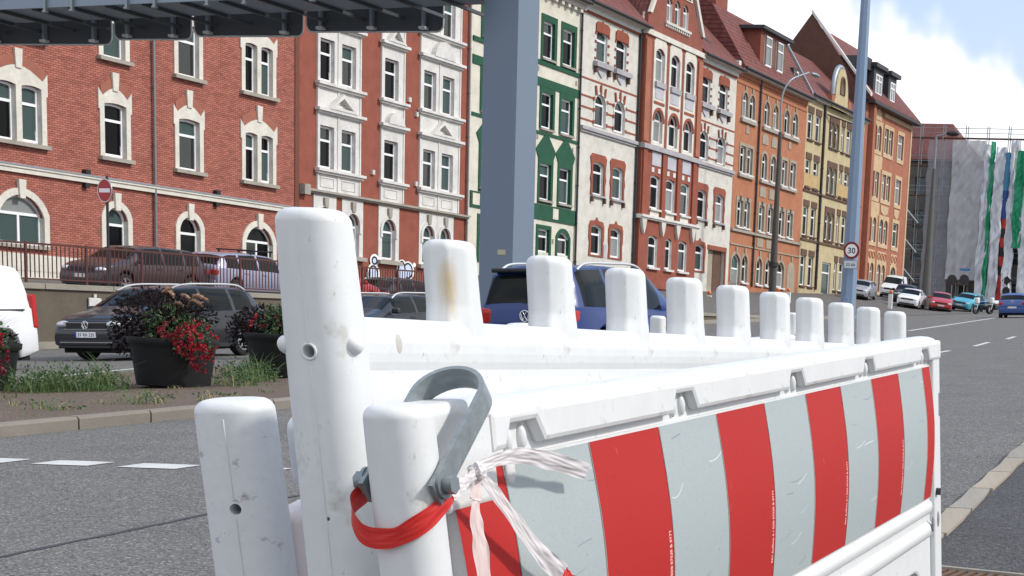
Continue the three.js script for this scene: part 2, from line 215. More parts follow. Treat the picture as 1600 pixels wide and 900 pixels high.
// ---------------------------------------------------------------- houses
const FACE = -48.4, cache = new Map();
function memo(key, f) { if (!cache.has(key)) cache.set(key, f()); return cache.get(key); }
class House {
  revealMat = null;
  constructor(name, label, u0, u1, v0, v1, wallMat, face = FACE) {
    Object.assign(this, { u0, u1, v0, v1, wallMat, face, holes: [] });
    this.g = thing(name, label, 'house', W(u0, v0, face), ROT);
  }
  x(u) { return u - this.u0; } y(v) { return v - this.v0; }
  pts(p) { return p.map(([u, v]) => [u - this.u0, v - this.v0]); }
  slab(name, mat, p, z0 = 0, depth = 0.05, holes = [], bevel = 0) { const s = poly(this.pts(p)); for (const h of holes) s.holes.push(poly(this.pts(h))); return part(name, ext(s, depth, z0, bevel), mat, this.g); }
  box(name, mat, u0, u1, v0, v1, z0, z1, parent) { return part(name, box(u0 - this.u0, u1 - this.u0, v0 - this.v0, v1 - this.v0, z0, z1), mat, parent || this.g); }
  boxes(name, mat, list) { return part(name, list.map(b => box(b[0] - this.u0, b[1] - this.u0, b[2] - this.v0, b[3] - this.v0, b[4], b[5])), mat, this.g); }
  prism(name, mat, prof, u0, u1, parent) { // profile [z, v] drawn along the street
    const g = ext(poly(prof.map(([z, v]) => [-z, v - this.v0])), u1 - u0); g.rotateY(Math.PI / 2); g.translate(u0 - this.u0, 0, 0);
    const uv = g.attributes.uv, p = g.attributes.position, nn = g.attributes.normal; for (let i = 0; i < uv.count; i++) if (Math.abs(nn.getX(i)) < 0.5) uv.setXY(i, p.getX(i), Math.hypot(p.getZ(i), p.getY(i))); else uv.setXY(i, p.getZ(i), p.getY(i));
    return part(name, g, mat, parent || this.g); }
  // window: opening u0..u1, v0..v1 (crown), arch rise, lights side by side
  win(u0, u1, v0, v1, o = {}) {
    const { rise = 0, lights = 1, transom = 0.68, z = -0.2, reveal = this.revealMat, sill = true, sillMat = M.stone, hole = true, frameMat = M.frame, tilt = false, pane } = o;
    if (hole) this.holes.push(openPts(u0, u1, v0, v1, rise));
    const w = +(u1 - u0).toFixed(2), h = +(v1 - v0).toFixed(2), b = u0 > 90 ? 0.12 : 0.1, key = [w, h, rise, lights, transom, b].join();
    const [fg, cells] = memo(key, () => {
      const s = poly(openPts(0, w, 0, h, rise)), cl = [], hasT = transom < 1 && h > 1.1, ty = h * transom, lw = (w - b * (lights + 1)) / lights;
      for (let i = 0; i < lights; i++) { const x0 = b + i * (lw + b), x1 = x0 + lw; cl.push(openPts(x0, x1, b, hasT ? ty - b / 2 : h - b, !hasT && rise && lights === 1 ? rise * 0.85 : 0)); if (hasT && !(rise && lights > 1)) cl.push(openPts(x0, x1, ty + b / 2, h - b, rise ? Math.min(rise * 0.85, h - b - ty - b / 2 - 0.02) : 0)); }
      if (hasT && rise && lights > 1) cl.push(openPts(b, w - b, ty + b / 2, h - b, Math.min(rise * 0.9, h - b - ty - b / 2 - 0.02)));
      for (const c of cl) s.holes.push(poly(c));
      return [ext(s, 0.07), cl.map(c => new THREE.ShapeGeometry(poly(c)))];
    });
    const f = part('window', fg, frameMat, this.g); f.position.set(this.x(u0), this.y(v0), z);
    cells.forEach((cg, i) => { const m = part('pane', cg, pane || PANES[Math.floor(R0() * (i % 2 ? 5 : 6))], f); m.position.z = 0.025; });
    if (reveal) for (const k of [0, 1]) part('reveal', memo(['rv', w, h, rise, k].join(), () => { const y1 = h - Math.max(rise, 0.001); return k ? box(w - 0.014, w, 0, y1, 0.07, 0.2) : box(0, 0.014, 0, y1, 0.07, 0.2); }), reveal, f);
    if (tilt) { const sg = memo('tilt' + key, () => { const lw = w / lights - b * 1.2, hh = h * (transom < 1 ? transom : 1) - b; const s = poly([[0, 0], [lw, 0], [lw, hh], [0, hh]]); s.holes.push(poly([[0.07, 0.07], [lw - 0.07, 0.07], [lw - 0.07, hh - 0.07], [0.07, hh - 0.07]])); return ext(s, 0.05); }); const t = part('sash', sg, frameMat, f); t.position.set(b * 0.7, b * 0.6, 0.03); t.rotation.x = 0.0; t.rotation.y = 0.0; t.rotation.x = -0.13; }
    if (sill) part('sill', memo('sill' + w, () => box(-0.14, w + 0.14, -0.12, 0, 0, 0.37)), sillMat, f).position.z = -0.0;
    return f;
  }
  band(name, mat, u0, u1, v0, v1, rise, t, depth = 0.05, z0 = 0) { // frame round an opening
    const inner = openPts(u0, u1, v0, v1, rise), outer = openPts(u0 - t, u1 + t, v0, v1 + t, rise ? rise + t * 0.5 : 0);
    return this.slab(name, mat, outer, z0, depth, [inner.map(([a, b]) => [a, b === v0 ? v0 + 0.001 : b])]);
  }
  key(mat, u, v0, v1, w = 0.3, d = 0.14) { return this.slab('keystone', mat, [[u - w * 0.36, v0], [u + w * 0.36, v0], [u + w * 0.5, v1], [u - w * 0.5, v1]], 0, d); }
  cornice(name, mat, u0, u1, list) { return this.boxes(name, mat, list.map(([v0, v1, d]) => [u0, u1, v0, v1, -0.05, d])); }
  pipe(u, v0, v1, r = 0.055, mat = M.pipe) { const gs = [cyl(r, r, v1 - v0, this.x(u), this.y(v0), 0.11, 8)]; for (let v = v0 + 1; v < v1; v += 2.2) gs.push(cyl(r * 1.35, r * 1.35, 0.06, this.x(u), this.y(v), 0.11, 8)); return part('downpipe', gs, mat, this.g); }
  finish(top = this.v1, depth = 10) {
    const pl = [[this.u0, this.v0 - 1], [this.u1, this.v0 - 1], [this.u1, top], [this.u0, top]];
    this.slab('wall', this.wallMat, pl, -0.3, 0.3, this.holes);
    this.box('rear_wall', this.wallMat, this.u0, this.u1, this.v0 - 1, top, -depth, -0.305);
  }
  roof(mat, eave, ridge, z = -5, over = 0.45, u0 = this.u0, u1 = this.u1) {
    const r = this.prism('roof', mat, [[over, eave], [over, eave + 0.12], [z, ridge], [2 * z, eave + 0.1], [2 * z, eave]], u0, u1);
    part('gutter', (() => { const g = cyl(0.09, 0.09, u1 - u0, 0, 0, 0, 8); g.rotateZ(-Math.PI / 2); g.translate(u0 - this.u0, eave - this.v0 + 0.02, over + 0.09); return g; })(), M.darkMetal, this.g);
    this.box('soffit', M.soffit, u0, u1, eave - 0.1, eave - 0.001, 0.01, over - 0.02); return r;
  }
}
const rep_ = (n, f) => { for (let i = 0; i < n; i++) f(i); };

{ // 1: long red brick house
  const H = new House('brick_house', 'long red brick house with cream window surrounds behind the railing', 38, 65.02, 0.5, 16.6, M.brick); H.revealMat = M.offwhite;
  const cols = [[41.0, 42.2, 1], [45.0, 46.1, 1], [48.0, 50.1, 2], [53.2, 54.35, 1], [57.28, 58.5, 1], [61.36, 63.17, 2]];
  for (const [a, b, l] of cols) {
    const c = (a + b) / 2, wide = b - a;
    // first floor: surround with horned shoulders, brick arch and keystone
    for (const [vs, full] of [[5.47, true], [9.14, true], [12.8, false]]) {
      const lt = l === 2 ? [[a, c - 0.13], [c + 0.13, b]] : [[a, b]]; for (const [p, q] of lt) H.win(p, q, vs, vs + 2.02, { rise: 0.06, tilt: R0() < 0.25, sill: false, pane: R0() < 0.3 ? PANES[3] : null }); H.box('sill', M.stone, a - 0.3, b + 0.3, vs - 0.14, vs - 0.001, -0.1, 0.2);
      const t = 0.23, top = vs + 2.42, k = wide * 0.16;
      const arch = []; for (let i = 0; i <= 8; i++) { const s = i / 8, x = lerp(b + t - 0.16, a - t + 0.16, s); arch.push([x, top - 0.18 + Math.sin(s * Math.PI) * (0.24 + k * 0.5)]); }
      H.slab('surround', M.cream, [[a - t, vs - 0.02], [a - t, vs + 1.72], [a - t - 0.07, vs + 1.74], [a - t - 0.07, vs + 2.5], ...arch.slice().reverse(), [b + t + 0.07, vs + 2.5], [b + t + 0.07, vs + 1.74], [b + t, vs + 1.72], [b + t, vs - 0.02]], 0.002, 0.05, lt.map(([p, q]) => openPts(p, q, vs + 0.001, vs + 2.02, 0.06)));
      const bo = [], bi = []; for (let i = 0; i <= 12; i++) { const s = i / 12, x = lerp(b + t - 0.13, a - t + 0.13, s), y = top - 0.18 + Math.sin(s * Math.PI) * (0.24 + k * 0.5); bi.push([x, y + 0.004]); bo.push([c + (x - c) * 1.12, y + 0.36]); }
      H.slab('brick_arch', M.archBrick, [...bi, ...bo.reverse()], 0.001, 0.03);
      H.key(M.cream, c, top + k * 0.5 - 0.04, top + 0.66 + k * 0.4, 0.36, 0.1);
    }
    // ground floor: round-headed band
    const gr = wide > 1.5 ? 0.75 : 0.5;
    H.win(a, b, 1.86, 3.62, { rise: gr, lights: l, transom: 0.62 });
    H.band('surround', M.cream, a, b, 1.84, 3.62, gr, 0.24, 0.06);
    H.key(M.cream, c, 3.5, 4.16, 0.34, 0.13);
  }
  H.slab('plinth', M.cream, [[38, -0.5], [52.4, -0.5], [52.4, 1.55], [38, 1.55]], 0.002, 0.05);
  rep_(9, i => H.box('plinth_block', M.cream, 38.05 + i * 1.6, 39.6 + i * 1.6, 0.95, 1.5, 0.052, 0.07));
  H.slab('plinth', M.offwhite, [[52.6, -0.5], [65, -0.5], [65, 1.0], [52.6, 1.0]], 0.002, 0.05);
  H.cornice('string_course', M.cream, 38, 65.02, [[4.38, 4.55, 0.13], [4.55, 4.62, 0.18]]);
  H.cornice('string_course_top', M.zinc, 38, 65.02, [[4.621, 4.68, 0.2]]);
  rep_(3, i => { const u = 52.05 + i * 7.3; H.box('pipe_elbow', M.black, u, u + 0.23, 4.69, 4.86, 0.02, 0.2); H.box('pipe_elbow', M.black, u, u + 0.23, 4.2, 4.37, 0.02, 0.16); });
  H.pipe(55.82, 0.8, 16.4);
  H.box('corner_joint', M.brownDark, 64.72, 65.0, 0.4, 16.5, 0.002, 0.04);
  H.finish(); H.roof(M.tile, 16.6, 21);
}
{ // 2: red plaster house with white panels
  const H = new House('plastered_house', 'red plastered house with white pedimented window panels and graffiti', 65.06, 79.14, 1.2, 18.2, M.redPlaster); H.revealMat = M.white;
  const bays = [[66.27, 69.6, [[66.5, 67.55], [68.12, 69.2]]], [71.21, 73.2, [[71.52, 72.67]]], [74.52, 78.25, [[74.88, 75.97], [76.58, 77.65]]]];
  bays.forEach(([p0, p1, ws], bi) => {
    const holes = [];
    [6.62, 10.42, 14.2].forEach((vs, fi) => {
      for (const [a, b] of ws) { H.win(a, b, vs, vs + 1.87, { transom: 0.66, sill: false, tilt: R0() < 0.25 }); holes.push(openPts(a, b, vs, vs + 1.87)); }
      H.boxes('sill', M.white, [[p0 - 0.15, p1 + 0.15, vs - 0.16, vs - 0.04, 0.03, 0.3], [p0 - 0.1, p1 + 0.1, vs - 0.26, vs - 0.161, 0.03, 0.2]]);
      if (fi < 3) { // entablature and pediment over the window
        const v = vs + 2.5; H.boxes('entablature', M.white, [[p0 - 0.14, p1 + 0.14, v, v + 0.13, 0.03, 0.3], [p0 - 0.05, p1 + 0.05, v - 0.1, v - 0.001, 0.03, 0.18]]);
        const c = (p0 + p1) / 2, w = Math.min(0.95, (p1 - p0) * 0.34), tri = (bi + fi) % 2 === (bi === 1 ? 0 : bi === 0 ? 0 : 0);
        if (tri) { const hh = 0.78, ww = w * 1.1; H.slab('pediment', M.white, [[c - ww, v + 0.132], [c + ww, v + 0.132], [c, v + 0.13 + hh]], 0.03, 0.3, [[[c - ww + 0.32, v + 0.25], [c + ww - 0.32, v + 0.25], [c, v + 0.13 + hh - 0.2]]]); }
        else H.slab('pediment', M.white, openPts(c - w, c + w, v + 0.132, v + 0.132 + w * 0.85, w * 0.84), 0.03, 0.3, [openPts(c - w + 0.2, c + w - 0.2, v + 0.2, v + w * 0.85 - 0.1, w * 0.84 - 0.22)]);
        H.box('pediment_panel', M.white, c - w * 0.4, c + w * 0.4, v + 0.2, v + 0.4, 0.032, 0.1);
      }
      if (fi === 0) for (const [a, b] of ws) H.band('sunk_panel', M.white, a + 0.06, b - 0.06, vs - 0.85, vs - 0.45, 0, 0.05, 0.03, 0.05);
    });
    H.slab('white_panel', M.white, [[p0, 5.62], [p1, 5.62], [p1, 18], [p0, 18]], 0.001, 0.05, holes);
    rep_(ws.length + 1, i => { const x = i === 0 ? p0 + 0.01 : i === ws.length ? p1 - 0.11 : (ws[0][1] + ws[1][0]) / 2 - 0.05; H.box('pilaster', M.white, x, x + 0.1, 5.64, 17.9, 0.052, 0.09); });
    // ground floor arches
    for (const [a, b] of (bi === 0 ? [[66.35, 67.45], [68.5, 69.55]] : bi === 1 ? [[71.42, 72.55]] : [[74.93, 75.98], [76.5, 77.5]])) {
      H.win(a, b, 2.85, 4.78, { rise: 0.5, transom: 0.68, pane: PANES[3], sill: false }); H.box('sill', M.stone, a - 0.4, b + 0.4, 2.62, 2.8, 0.02, 0.25);
      H.slab('arch_panel', M.white, [[a - 0.3, 2.82], [b + 0.3, 2.82], [b + 0.3, 5.4], [a - 0.3, 5.4]], 0.001, 0.05, [openPts(a, b, 2.83, 4.78, 0.5)]);
      H.band('arch_moulding', M.white, a, b, 3.9, 4.78, 0.5, 0.16, 0.05, 0.052); H.key(M.stone, (a + b) / 2, 4.85, 5.3, 0.32, 0.16);
    }
  });
  H.cornice('string_course', M.stone, 65.06, 79.14, [[5.42, 5.5, 0.16], [5.501, 5.6, 0.26]]);
  H.box('cornice_block', M.stone, 65.08, 65.5, 5.3, 5.75, 0.0, 0.3);
  for (const [u, v] of [[73.6, 10.55], [74.25, 9.95], [70.6, 6.75], [74.25, 6.6]]) H.boxes('iron_anchor', M.offwhite, [[u - 0.1, u + 0.1, v, v + 0.22, 0.0, 0.12]]);
  H.pipe(79.0, 2, 18, 0.06);
  H.finish(); H.roof(M.tile, 18.2, 22.5);
  // graffiti: flat print on the plinth
  const gt = canvasTex(512, 256, (x, w, h) => {
    x.clearRect(0, 0, w, h); x.lineWidth = 12; x.strokeStyle = '#0c0c10'; x.fillStyle = '#c3cfe6';
    const blob = (cx, cy, rx, ry) => { x.beginPath(); x.ellipse(cx, cy, rx, ry, 0, 0, 7); x.fill(); x.stroke(); };
    x.save(); x.strokeStyle = '#e8e6e2'; x.lineWidth = 28; for (const [a, b, c, d] of [[90, 170, 46, 66], [100, 70, 28, 30], [360, 130, 40, 74], [420, 120, 44, 56]]) { x.beginPath(); x.ellipse(a, b, c, d, 0, 0, 7); x.stroke(); } x.restore();
    blob(90, 170, 40, 60); blob(100, 72, 22, 24); blob(418, 118, 42, 52); blob(358, 140, 34, 84); x.fillStyle = '#c3cfe6'; x.fillRect(340, 120, 60, 60);
    x.fillStyle = '#e8e6e2'; for (const [a, b] of [[150, 60], [20, 210], [170, 210], [300, 210], [480, 70]]) { x.beginPath(); x.arc(a, b, 16, 0, 7); x.fill(); }
  });
  const gm = std(1, 1, 1, 0.9, 0, { map: gt, transparent: true, alphaTest: 0.5 });
  const p = new THREE.PlaneGeometry(4.6, 1.75); p.translate(H.x(72.2), H.y(2.35), 0.062); part('graffiti', p, gm, H.g);
}
{ // 3: cream house with green trim
  const H = new House('plastered_house', 'cream house with dark green window surrounds and pointed green heads', 79.16, 91.3, 2.2, 18.7, M.creamYellow); H.revealMat = M.green;
  const prs = [[80.4, 81.75], [83.2, 84.5], [86.75, 88.05], [89.05, 90.4]];
  for (const [a, b] of prs) {
    const c = (a + b) / 2;
    H.win(a, b, 14.95, 16.95, { tilt: a > 85 }); H.slab('surround', M.green, [[a - 0.22, 14.8], [b + 0.3, 14.8], [b + 0.3, 17.3], [a - 0.22, 17.3]], 0.001, 0.05, [openPts(a, b, 14.951, 16.95)]);
    H.win(a, b, 11.15, 13.1, { tilt: a > 85 }); H.slab('surround', M.green, [[a - 0.2, 11.1], [b + 0.25, 11.1], [b + 0.25, 13.4], [a - 0.2, 13.4]], 0.001, 0.05, [openPts(a, b, 11.151, 13.1)]);
    H.win(a, b, 7.22, 9.22, {}); H.slab('surround', M.green, [[a - 0.2, 7.0], [b + 0.25, 7.0], [b + 0.25, 9.5], [b + 0.5, 9.95], [c + 0.05, 11.0], [a - 0.5, 9.95], [a - 0.2, 9.5]], 0.001, 0.05, [openPts(a, b, 7.221, 9.22)]);
    H.win(a, b, 4.3, 5.6, { rise: a > 88 ? 0.4 : 0, sill: false }); H.band('surround', M.green, a, b, 3.3, 5.6, a > 88 ? 0.4 : 0, 0.22, 0.05);
  }
  H.box('green_band', M.green, 79.4, 91.2, 13.4, 13.85, 0.001, 0.06); H.box('green_band', M.green, 79.4, 91.2, 14.55, 14.78, 0.001, 0.08);
  H.box('green_band', M.green, 79.4, 91.2, 10.78, 10.95, 0.001, 0.06); H.box('green_band', M.green, 79.4, 91.2, 6.1, 6.95, 0.001, 0.06);
  rep_(4, i => H.box('cream_panel', M.creamYellow, [79.6, 82.2, 85.3, 88.35][i], [80.3, 82.9, 86.1, 89.0][i], 6.25, 6.85, 0.06, 0.075));
  for (const [u, v] of [[86.3, 14.3], [90.8, 14.2], [86.4, 10.6], [90.6, 10.4], [88.5, 5.0]]) H.box('wall_anchor', M.stone, u - 0.06, u + 0.06, v - 0.12, v + 0.12, 0, 0.05);
  H.cornice('cornice', M.soffit, 79.16, 91.3, [[18.35, 18.7, 0.3]]); rep_(16, i => H.box('dentil', M.offwhite, 79.4 + i * 0.75, 79.7 + i * 0.75, 18.15, 18.348, 0.0, 0.26));
  H.pipe(91.15, 3, 18.6, 0.07, M.darkMetal);
  H.finish(); H.roof(M.tile, 18.72, 23.5, -5, 0.55);
}
{ // 4-6: white house with red gabled middle bay
  const H = new House('gabled_house', 'white house with red trim and tall red gabled middle bay', 91.32, 114.94, 3.2, 18.9, M.offwhite); H.revealMat = M.white;
  const side = [[93.2, 94.65], [95.8, 97.25], [108.8, 110.3], [111.9, 113.4]];
  for (const [a, b] of side) {
    const c = (a + b) / 2;
    H.win(a, b, 15.85, 17.7, { rise: 0.15, tilt: R0() < 0.4, sill: false });
    H.slab('lintel', M.redTrim, [[a - 0.15, 17.55], [b + 0.15, 17.55], [b + 0.15, 18.0], [b - 0.1, 18.15], [c + 0.1, 18.15], [c, 18.25], [c - 0.1, 18.15], [a + 0.1, 18.15], [a - 0.15, 18.0]], 0.001, 0.07, [openPts(a - 0.02, b + 0.02, 17.5, 17.71, 0.14)]);
    rep_(4, i => { for (const s of [a - 0.22, b + 0.02]) H.box('trim_brick', M.redTrim, s, s + 0.2, 15.95 + i * 0.48, 16.08 + i * 0.48, 0.001, 0.05); });
    H.boxes('sill', M.greyTrim, [[a - 0.35, b + 0.35, 15.55, 15.84, 0.01, 0.3]]); H.slab('apron', M.lilac, [[a + 0.1, 15.549], [b - 0.1, 15.549], [b - 0.3, 15.25], [c, 15.0], [a + 0.3, 15.25]], 0.001, 0.08);
    for (const s of [a - 0.25, b + 0.05]) H.box('sill_bracket', M.brownStone, s, s + 0.2, 15.2, 15.549, 0.001, 0.2);
    H.win(a, b, 12.15, 14.05, { rise: 0.55, sill: false, tilt: R0() < 0.6 });
    H.band('surround', M.white, a, b, 12.15, 14.05, 0.55, 0.12, 0.04);
    for (const [du, dv] of [[-0.55, 0.15], [0.5, 0.15], [0, 0.28]]) H.slab('trim_brick', M.redTrim, [[c + du - 0.1, 14.1 + dv - 0.32], [c + du + 0.1, 14.1 + dv - 0.32], [c + du * 1.25 + 0.08, 14.1 + dv + 0.22], [c + du * 1.25 - 0.08, 14.1 + dv + 0.22]], 0.045, 0.04);
    H.win(a, b, 8.15, 10.1, { rise: 0.18, tilt: R0() < 0.4, sillMat: M.greyTrim });
    H.slab('surround', M.redTrim, [[a - 0.25, 8.12], [a - 0.2, 8.8], [a - 0.32, 9.1], [a - 0.2, 9.5], [a - 0.25, 9.9], [a - 0.35, 10.35], [a - 0.1, 10.55], [b + 0.1, 10.55], [b + 0.35, 10.35], [b + 0.25, 9.9], [b + 0.2, 9.5], [b + 0.32, 9.1], [b + 0.2, 8.8], [b + 0.25, 8.12]], 0.001, 0.06, [openPts(a, b, 8.151, 10.1, 0.18)]);
    for (const s of [a - 0.2, b]) H.box('sill_bracket', M.brownStone, s, s + 0.18, 7.72, 8.02, 0.001, 0.18);
    if (a > 111) continue;
    H.win(a, b, 4.6, 6.4, { rise: 0.18, sill: false });
    H.slab('surround', M.redTrim, [[a - 0.25, 4.5], [a - 0.18, 5.3], [a - 0.28, 5.6], [a - 0.28, 6.3], [a - 0.1, 6.6], [c - 0.2, 6.65], [c, 6.85], [c + 0.2, 6.65], [b + 0.1, 6.6], [b + 0.28, 6.3], [b + 0.28, 5.6], [b + 0.18, 5.3], [b + 0.25, 4.5]], 0.001, 0.06, [openPts(a, b, 4.601, 6.4, 0.18)]);
  }
  for (const [p, q] of [[91.4, 98.9], [108.2, 114.9]]) {
    H.box('red_line', M.redTrim, p, q, 14.65, 14.75, 0.001, 0.03);
    const gaps = [[93.05, 94.8], [95.65, 97.4], [108.65, 110.45], [111.75, 113.55]].filter(g => g[0] > p && g[1] < q);
    for (const v of [12.3, 13.0, 13.65]) { let x = p; for (const [a, b] of [...gaps, [q, q]]) { if (a - x > 0.1) H.box('red_line', M.redTrim, x, a, v, v + 0.1, 0.001, 0.03); x = b; } }
    for (const [a, b] of gaps) for (const v of [12.25, 12.95, 13.6]) for (const s of [a - 0.08, b - 0.12]) H.box('trim_brick', M.redTrim, s, s + 0.2, v, v + 0.2, 0.045, 0.07);
    H.cornice('string_course', M.greyTrim, p, q, [[11.62, 11.75, 0.12], [11.751, 11.95, 0.22]]);
    H.box('red_line', M.redTrim, p, q, 18.35, 18.5, 0.001, 0.05); H.cornice('cornice', M.white, p, q, [[18.5, 18.75, 0.15], [18.751, 18.88, 0.3]]);
  }
  H.box('plaque', M.lilac, 94.98, 95.35, 4.5, 5.3, 0.001, 0.03);
  // passage gate
  H.holes.push([[111.1, 3.3], [114.1, 3.3], [114.1, 6.2], [111.1, 6.2]]);
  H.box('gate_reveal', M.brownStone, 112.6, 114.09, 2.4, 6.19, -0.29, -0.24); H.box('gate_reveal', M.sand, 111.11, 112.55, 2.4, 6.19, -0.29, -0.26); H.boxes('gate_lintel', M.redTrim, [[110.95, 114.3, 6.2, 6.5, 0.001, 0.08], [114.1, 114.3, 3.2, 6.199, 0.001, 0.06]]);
  // middle bay, standing proud
  const z = 0.35, bay = [[99.15, 3.0], [108.1, 3.0], [108.1, 18.8], [99.15, 18.8]], bh = [];
  [[100.6, 101.95], [102.95, 104.3], [105.3, 106.65]].forEach(([a, b], i) => {
    const c = (a + b) / 2, o = { z: z - 0.2, hole: false, sill: false };
    for (const [vs, h, r] of [[15.95, 2.05, 0.3], [12.2, 2.0, 0.6], [8.05, 2.1, 0.15]]) { H.win(a, b, vs, vs + h, { ...o, rise: r, tilt: R0() < 0.3 }); bh.push(openPts(a, b, vs, vs + h, r)); }
    const ga = i === 1 ? a + 0.25 : a, gb = i === 1 ? b - 0.1 : b; H.win(ga, gb, 4.35, 6.35, { ...o, rise: 0.15 }); bh.push(openPts(ga, gb, 4.35, 6.35, 0.15)); H.box('sill', M.white, ga - 0.15, gb + 0.15, 4.2, 4.34, z - 0.1, z + 0.2);
    H.slab('window_strip', M.cream, [[a - 0.28, 12.0], [b + 0.28, 12.0], [b + 0.28, 18.3], [b + 0.05, 18.55], [a - 0.05, 18.55], [a - 0.28, 18.3]], z + 0.001, 0.06, [openPts(a - 0.001, b + 0.001, 15.95, 18.0, 0.3), openPts(a, b, 12.2, 14.2, 0.6)]);
    H.box('sill', M.greyTrim, a - 0.05, b + 0.1, 15.6, 15.94, z + 0.061, z + 0.2); H.box('apron', M.lilac, a + 0.05, b - 0.05, 14.9, 15.59, z + 0.061, z + 0.09); H.box('red_line', M.redTrim, a - 0.1, b + 0.1, 14.55, 14.72, z + 0.061, z + 0.1);
    H.band('arch_moulding', M.redTrim, a, b, 13.5, 14.2, 0.6, 0.18, 0.05, z + 0.061);
    H.box('apron', M.lilac, a + 0.05, b + 0.05, 10.75, 11.6, z + 0.001, z + 0.04); for (const s of [a + 0.05, b - 0.35]) H.box('white_tile', M.white, s, s + 0.35, 10.32, 10.62, z + 0.001, z + 0.04);
    H.box('sill', M.white, a - 0.12, b + 0.12, 7.92, 8.04, z - 0.1, z + 0.18); H.box('apron', M.cream, a + 0.02, b - 0.02, 7.5, 7.91, z + 0.001, z + 0.03);
  });
  H.slab('bay_wall', M.redPlaster, bay, 0.001, z, bh);
  for (const u of [99.25, 102.15, 104.5, 107.0]) { H.box('pilaster', M.redTrim, u, u + 0.55, 7.55, 11.6, z + 0.001, z + 0.12); H.slab('console', M.offwhite, [[u - 0.05, 7.28], [u + 0.65, 7.28], [u + 0.5, 6.75], [u + 0.3, 6.35], [u + 0.1, 6.75]], z + 0.001, 0.2); }
  for (const u of [99.2, 107.3]) H.box('pilaster', M.terracotta, u, u + 0.7, 12.1, 18.3, z + 0.001, z + 0.08);
  H.cornice('bay_string_course', M.greyTrim, 99.1, 108.15, [[11.65, 11.95, z + 0.22]]); H.cornice('bay_string_course', M.white, 99.0, 108.2, [[7.3, 7.4, z + 0.2], [7.401, 7.55, z + 0.3]]);
  H.cornice('bay_cornice', M.cream, 99.1, 108.15, [[18.58, 18.9, z + 0.15]]);
  // gable
  const gp = [[99.4, 18.9], [107.9, 18.9], [107.9, 19.9], [107.3, 20.0], [103.65, 26.2], [100.0, 20.0], [99.4, 19.9]], gw = [[102.05, 102.85], [103.3, 104.1], [104.6, 105.4]];
  gw.forEach(([a, b]) => { H.win(a, b, 19.85, 21.4, { rise: 0.38, hole: false, sill: false, z: z - 0.2 }); });
  H.slab('gable', M.brownGable, gp, 0.0, z, gw.map(([a, b]) => openPts(a, b, 19.85, 21.4, 0.38)));
  H.box('gable_sill', M.offwhite, 101.8, 105.7, 19.68, 19.84, z, z + 0.15); rep_(12, i => H.box('dentil', M.offwhite, 101.85 + i * 0.32, 102.0 + i * 0.32, 19.5, 19.679, z, z + 0.1));
  for (const s of [-1, 1]) H.slab('verge', M.cream, [[103.65 + s * 3.95, 19.9], [103.65 + s * 4.3, 19.9], [103.65, 26.75], [103.65, 26.2]], z - 0.05, 0.2);
  H.slab('verge_arch', M.cream, openPts(101.6, 105.9, 21.7, 23.2, 1.45), z + 0.001, 0.05, [openPts(101.8, 105.7, 21.75, 23.05, 1.29)]);
  H.pipe(98.95, 4, 18.7, 0.08, M.darkMetal);
  H.finish(); H.roof(M.tile, 18.9, 24.4, -5.2, 0.6, 91.32, 99.3); H.roof(M.tile, 18.9, 24.4, -5.2, 0.6, 108.0, 114.94);
  const cr = ext(poly([[99.4 - 91.32, 15.7], [107.9 - 91.32, 15.7], [103.65 - 91.32, 22.9]]), 5.2, -5.2); part('gable_roof', cr, M.tile, H.g);
  for (const s of [-1, 1]) H.slab('valley', M.cream, [[103.65 + s * 4.35, 18.95], [103.65 + s * 4.55, 18.95], [103.65 + s * 4.3, 19.9], [103.65 + s * 4.1, 19.9]], 0.0, 0.1);
  const sk = box(-0.4, 0.4, -0.03, 0.05, -0.9, 0.9); sk.rotateX(0.79); sk.translate(111.3 - 91.32, 20.85 - 3.2, -1.35); part('skylight', sk, M.slate, H.g);
  H.box('party_wall', M.white, 114.5, 114.92, 18.9, 19.6, -1.2, 0.3);
}
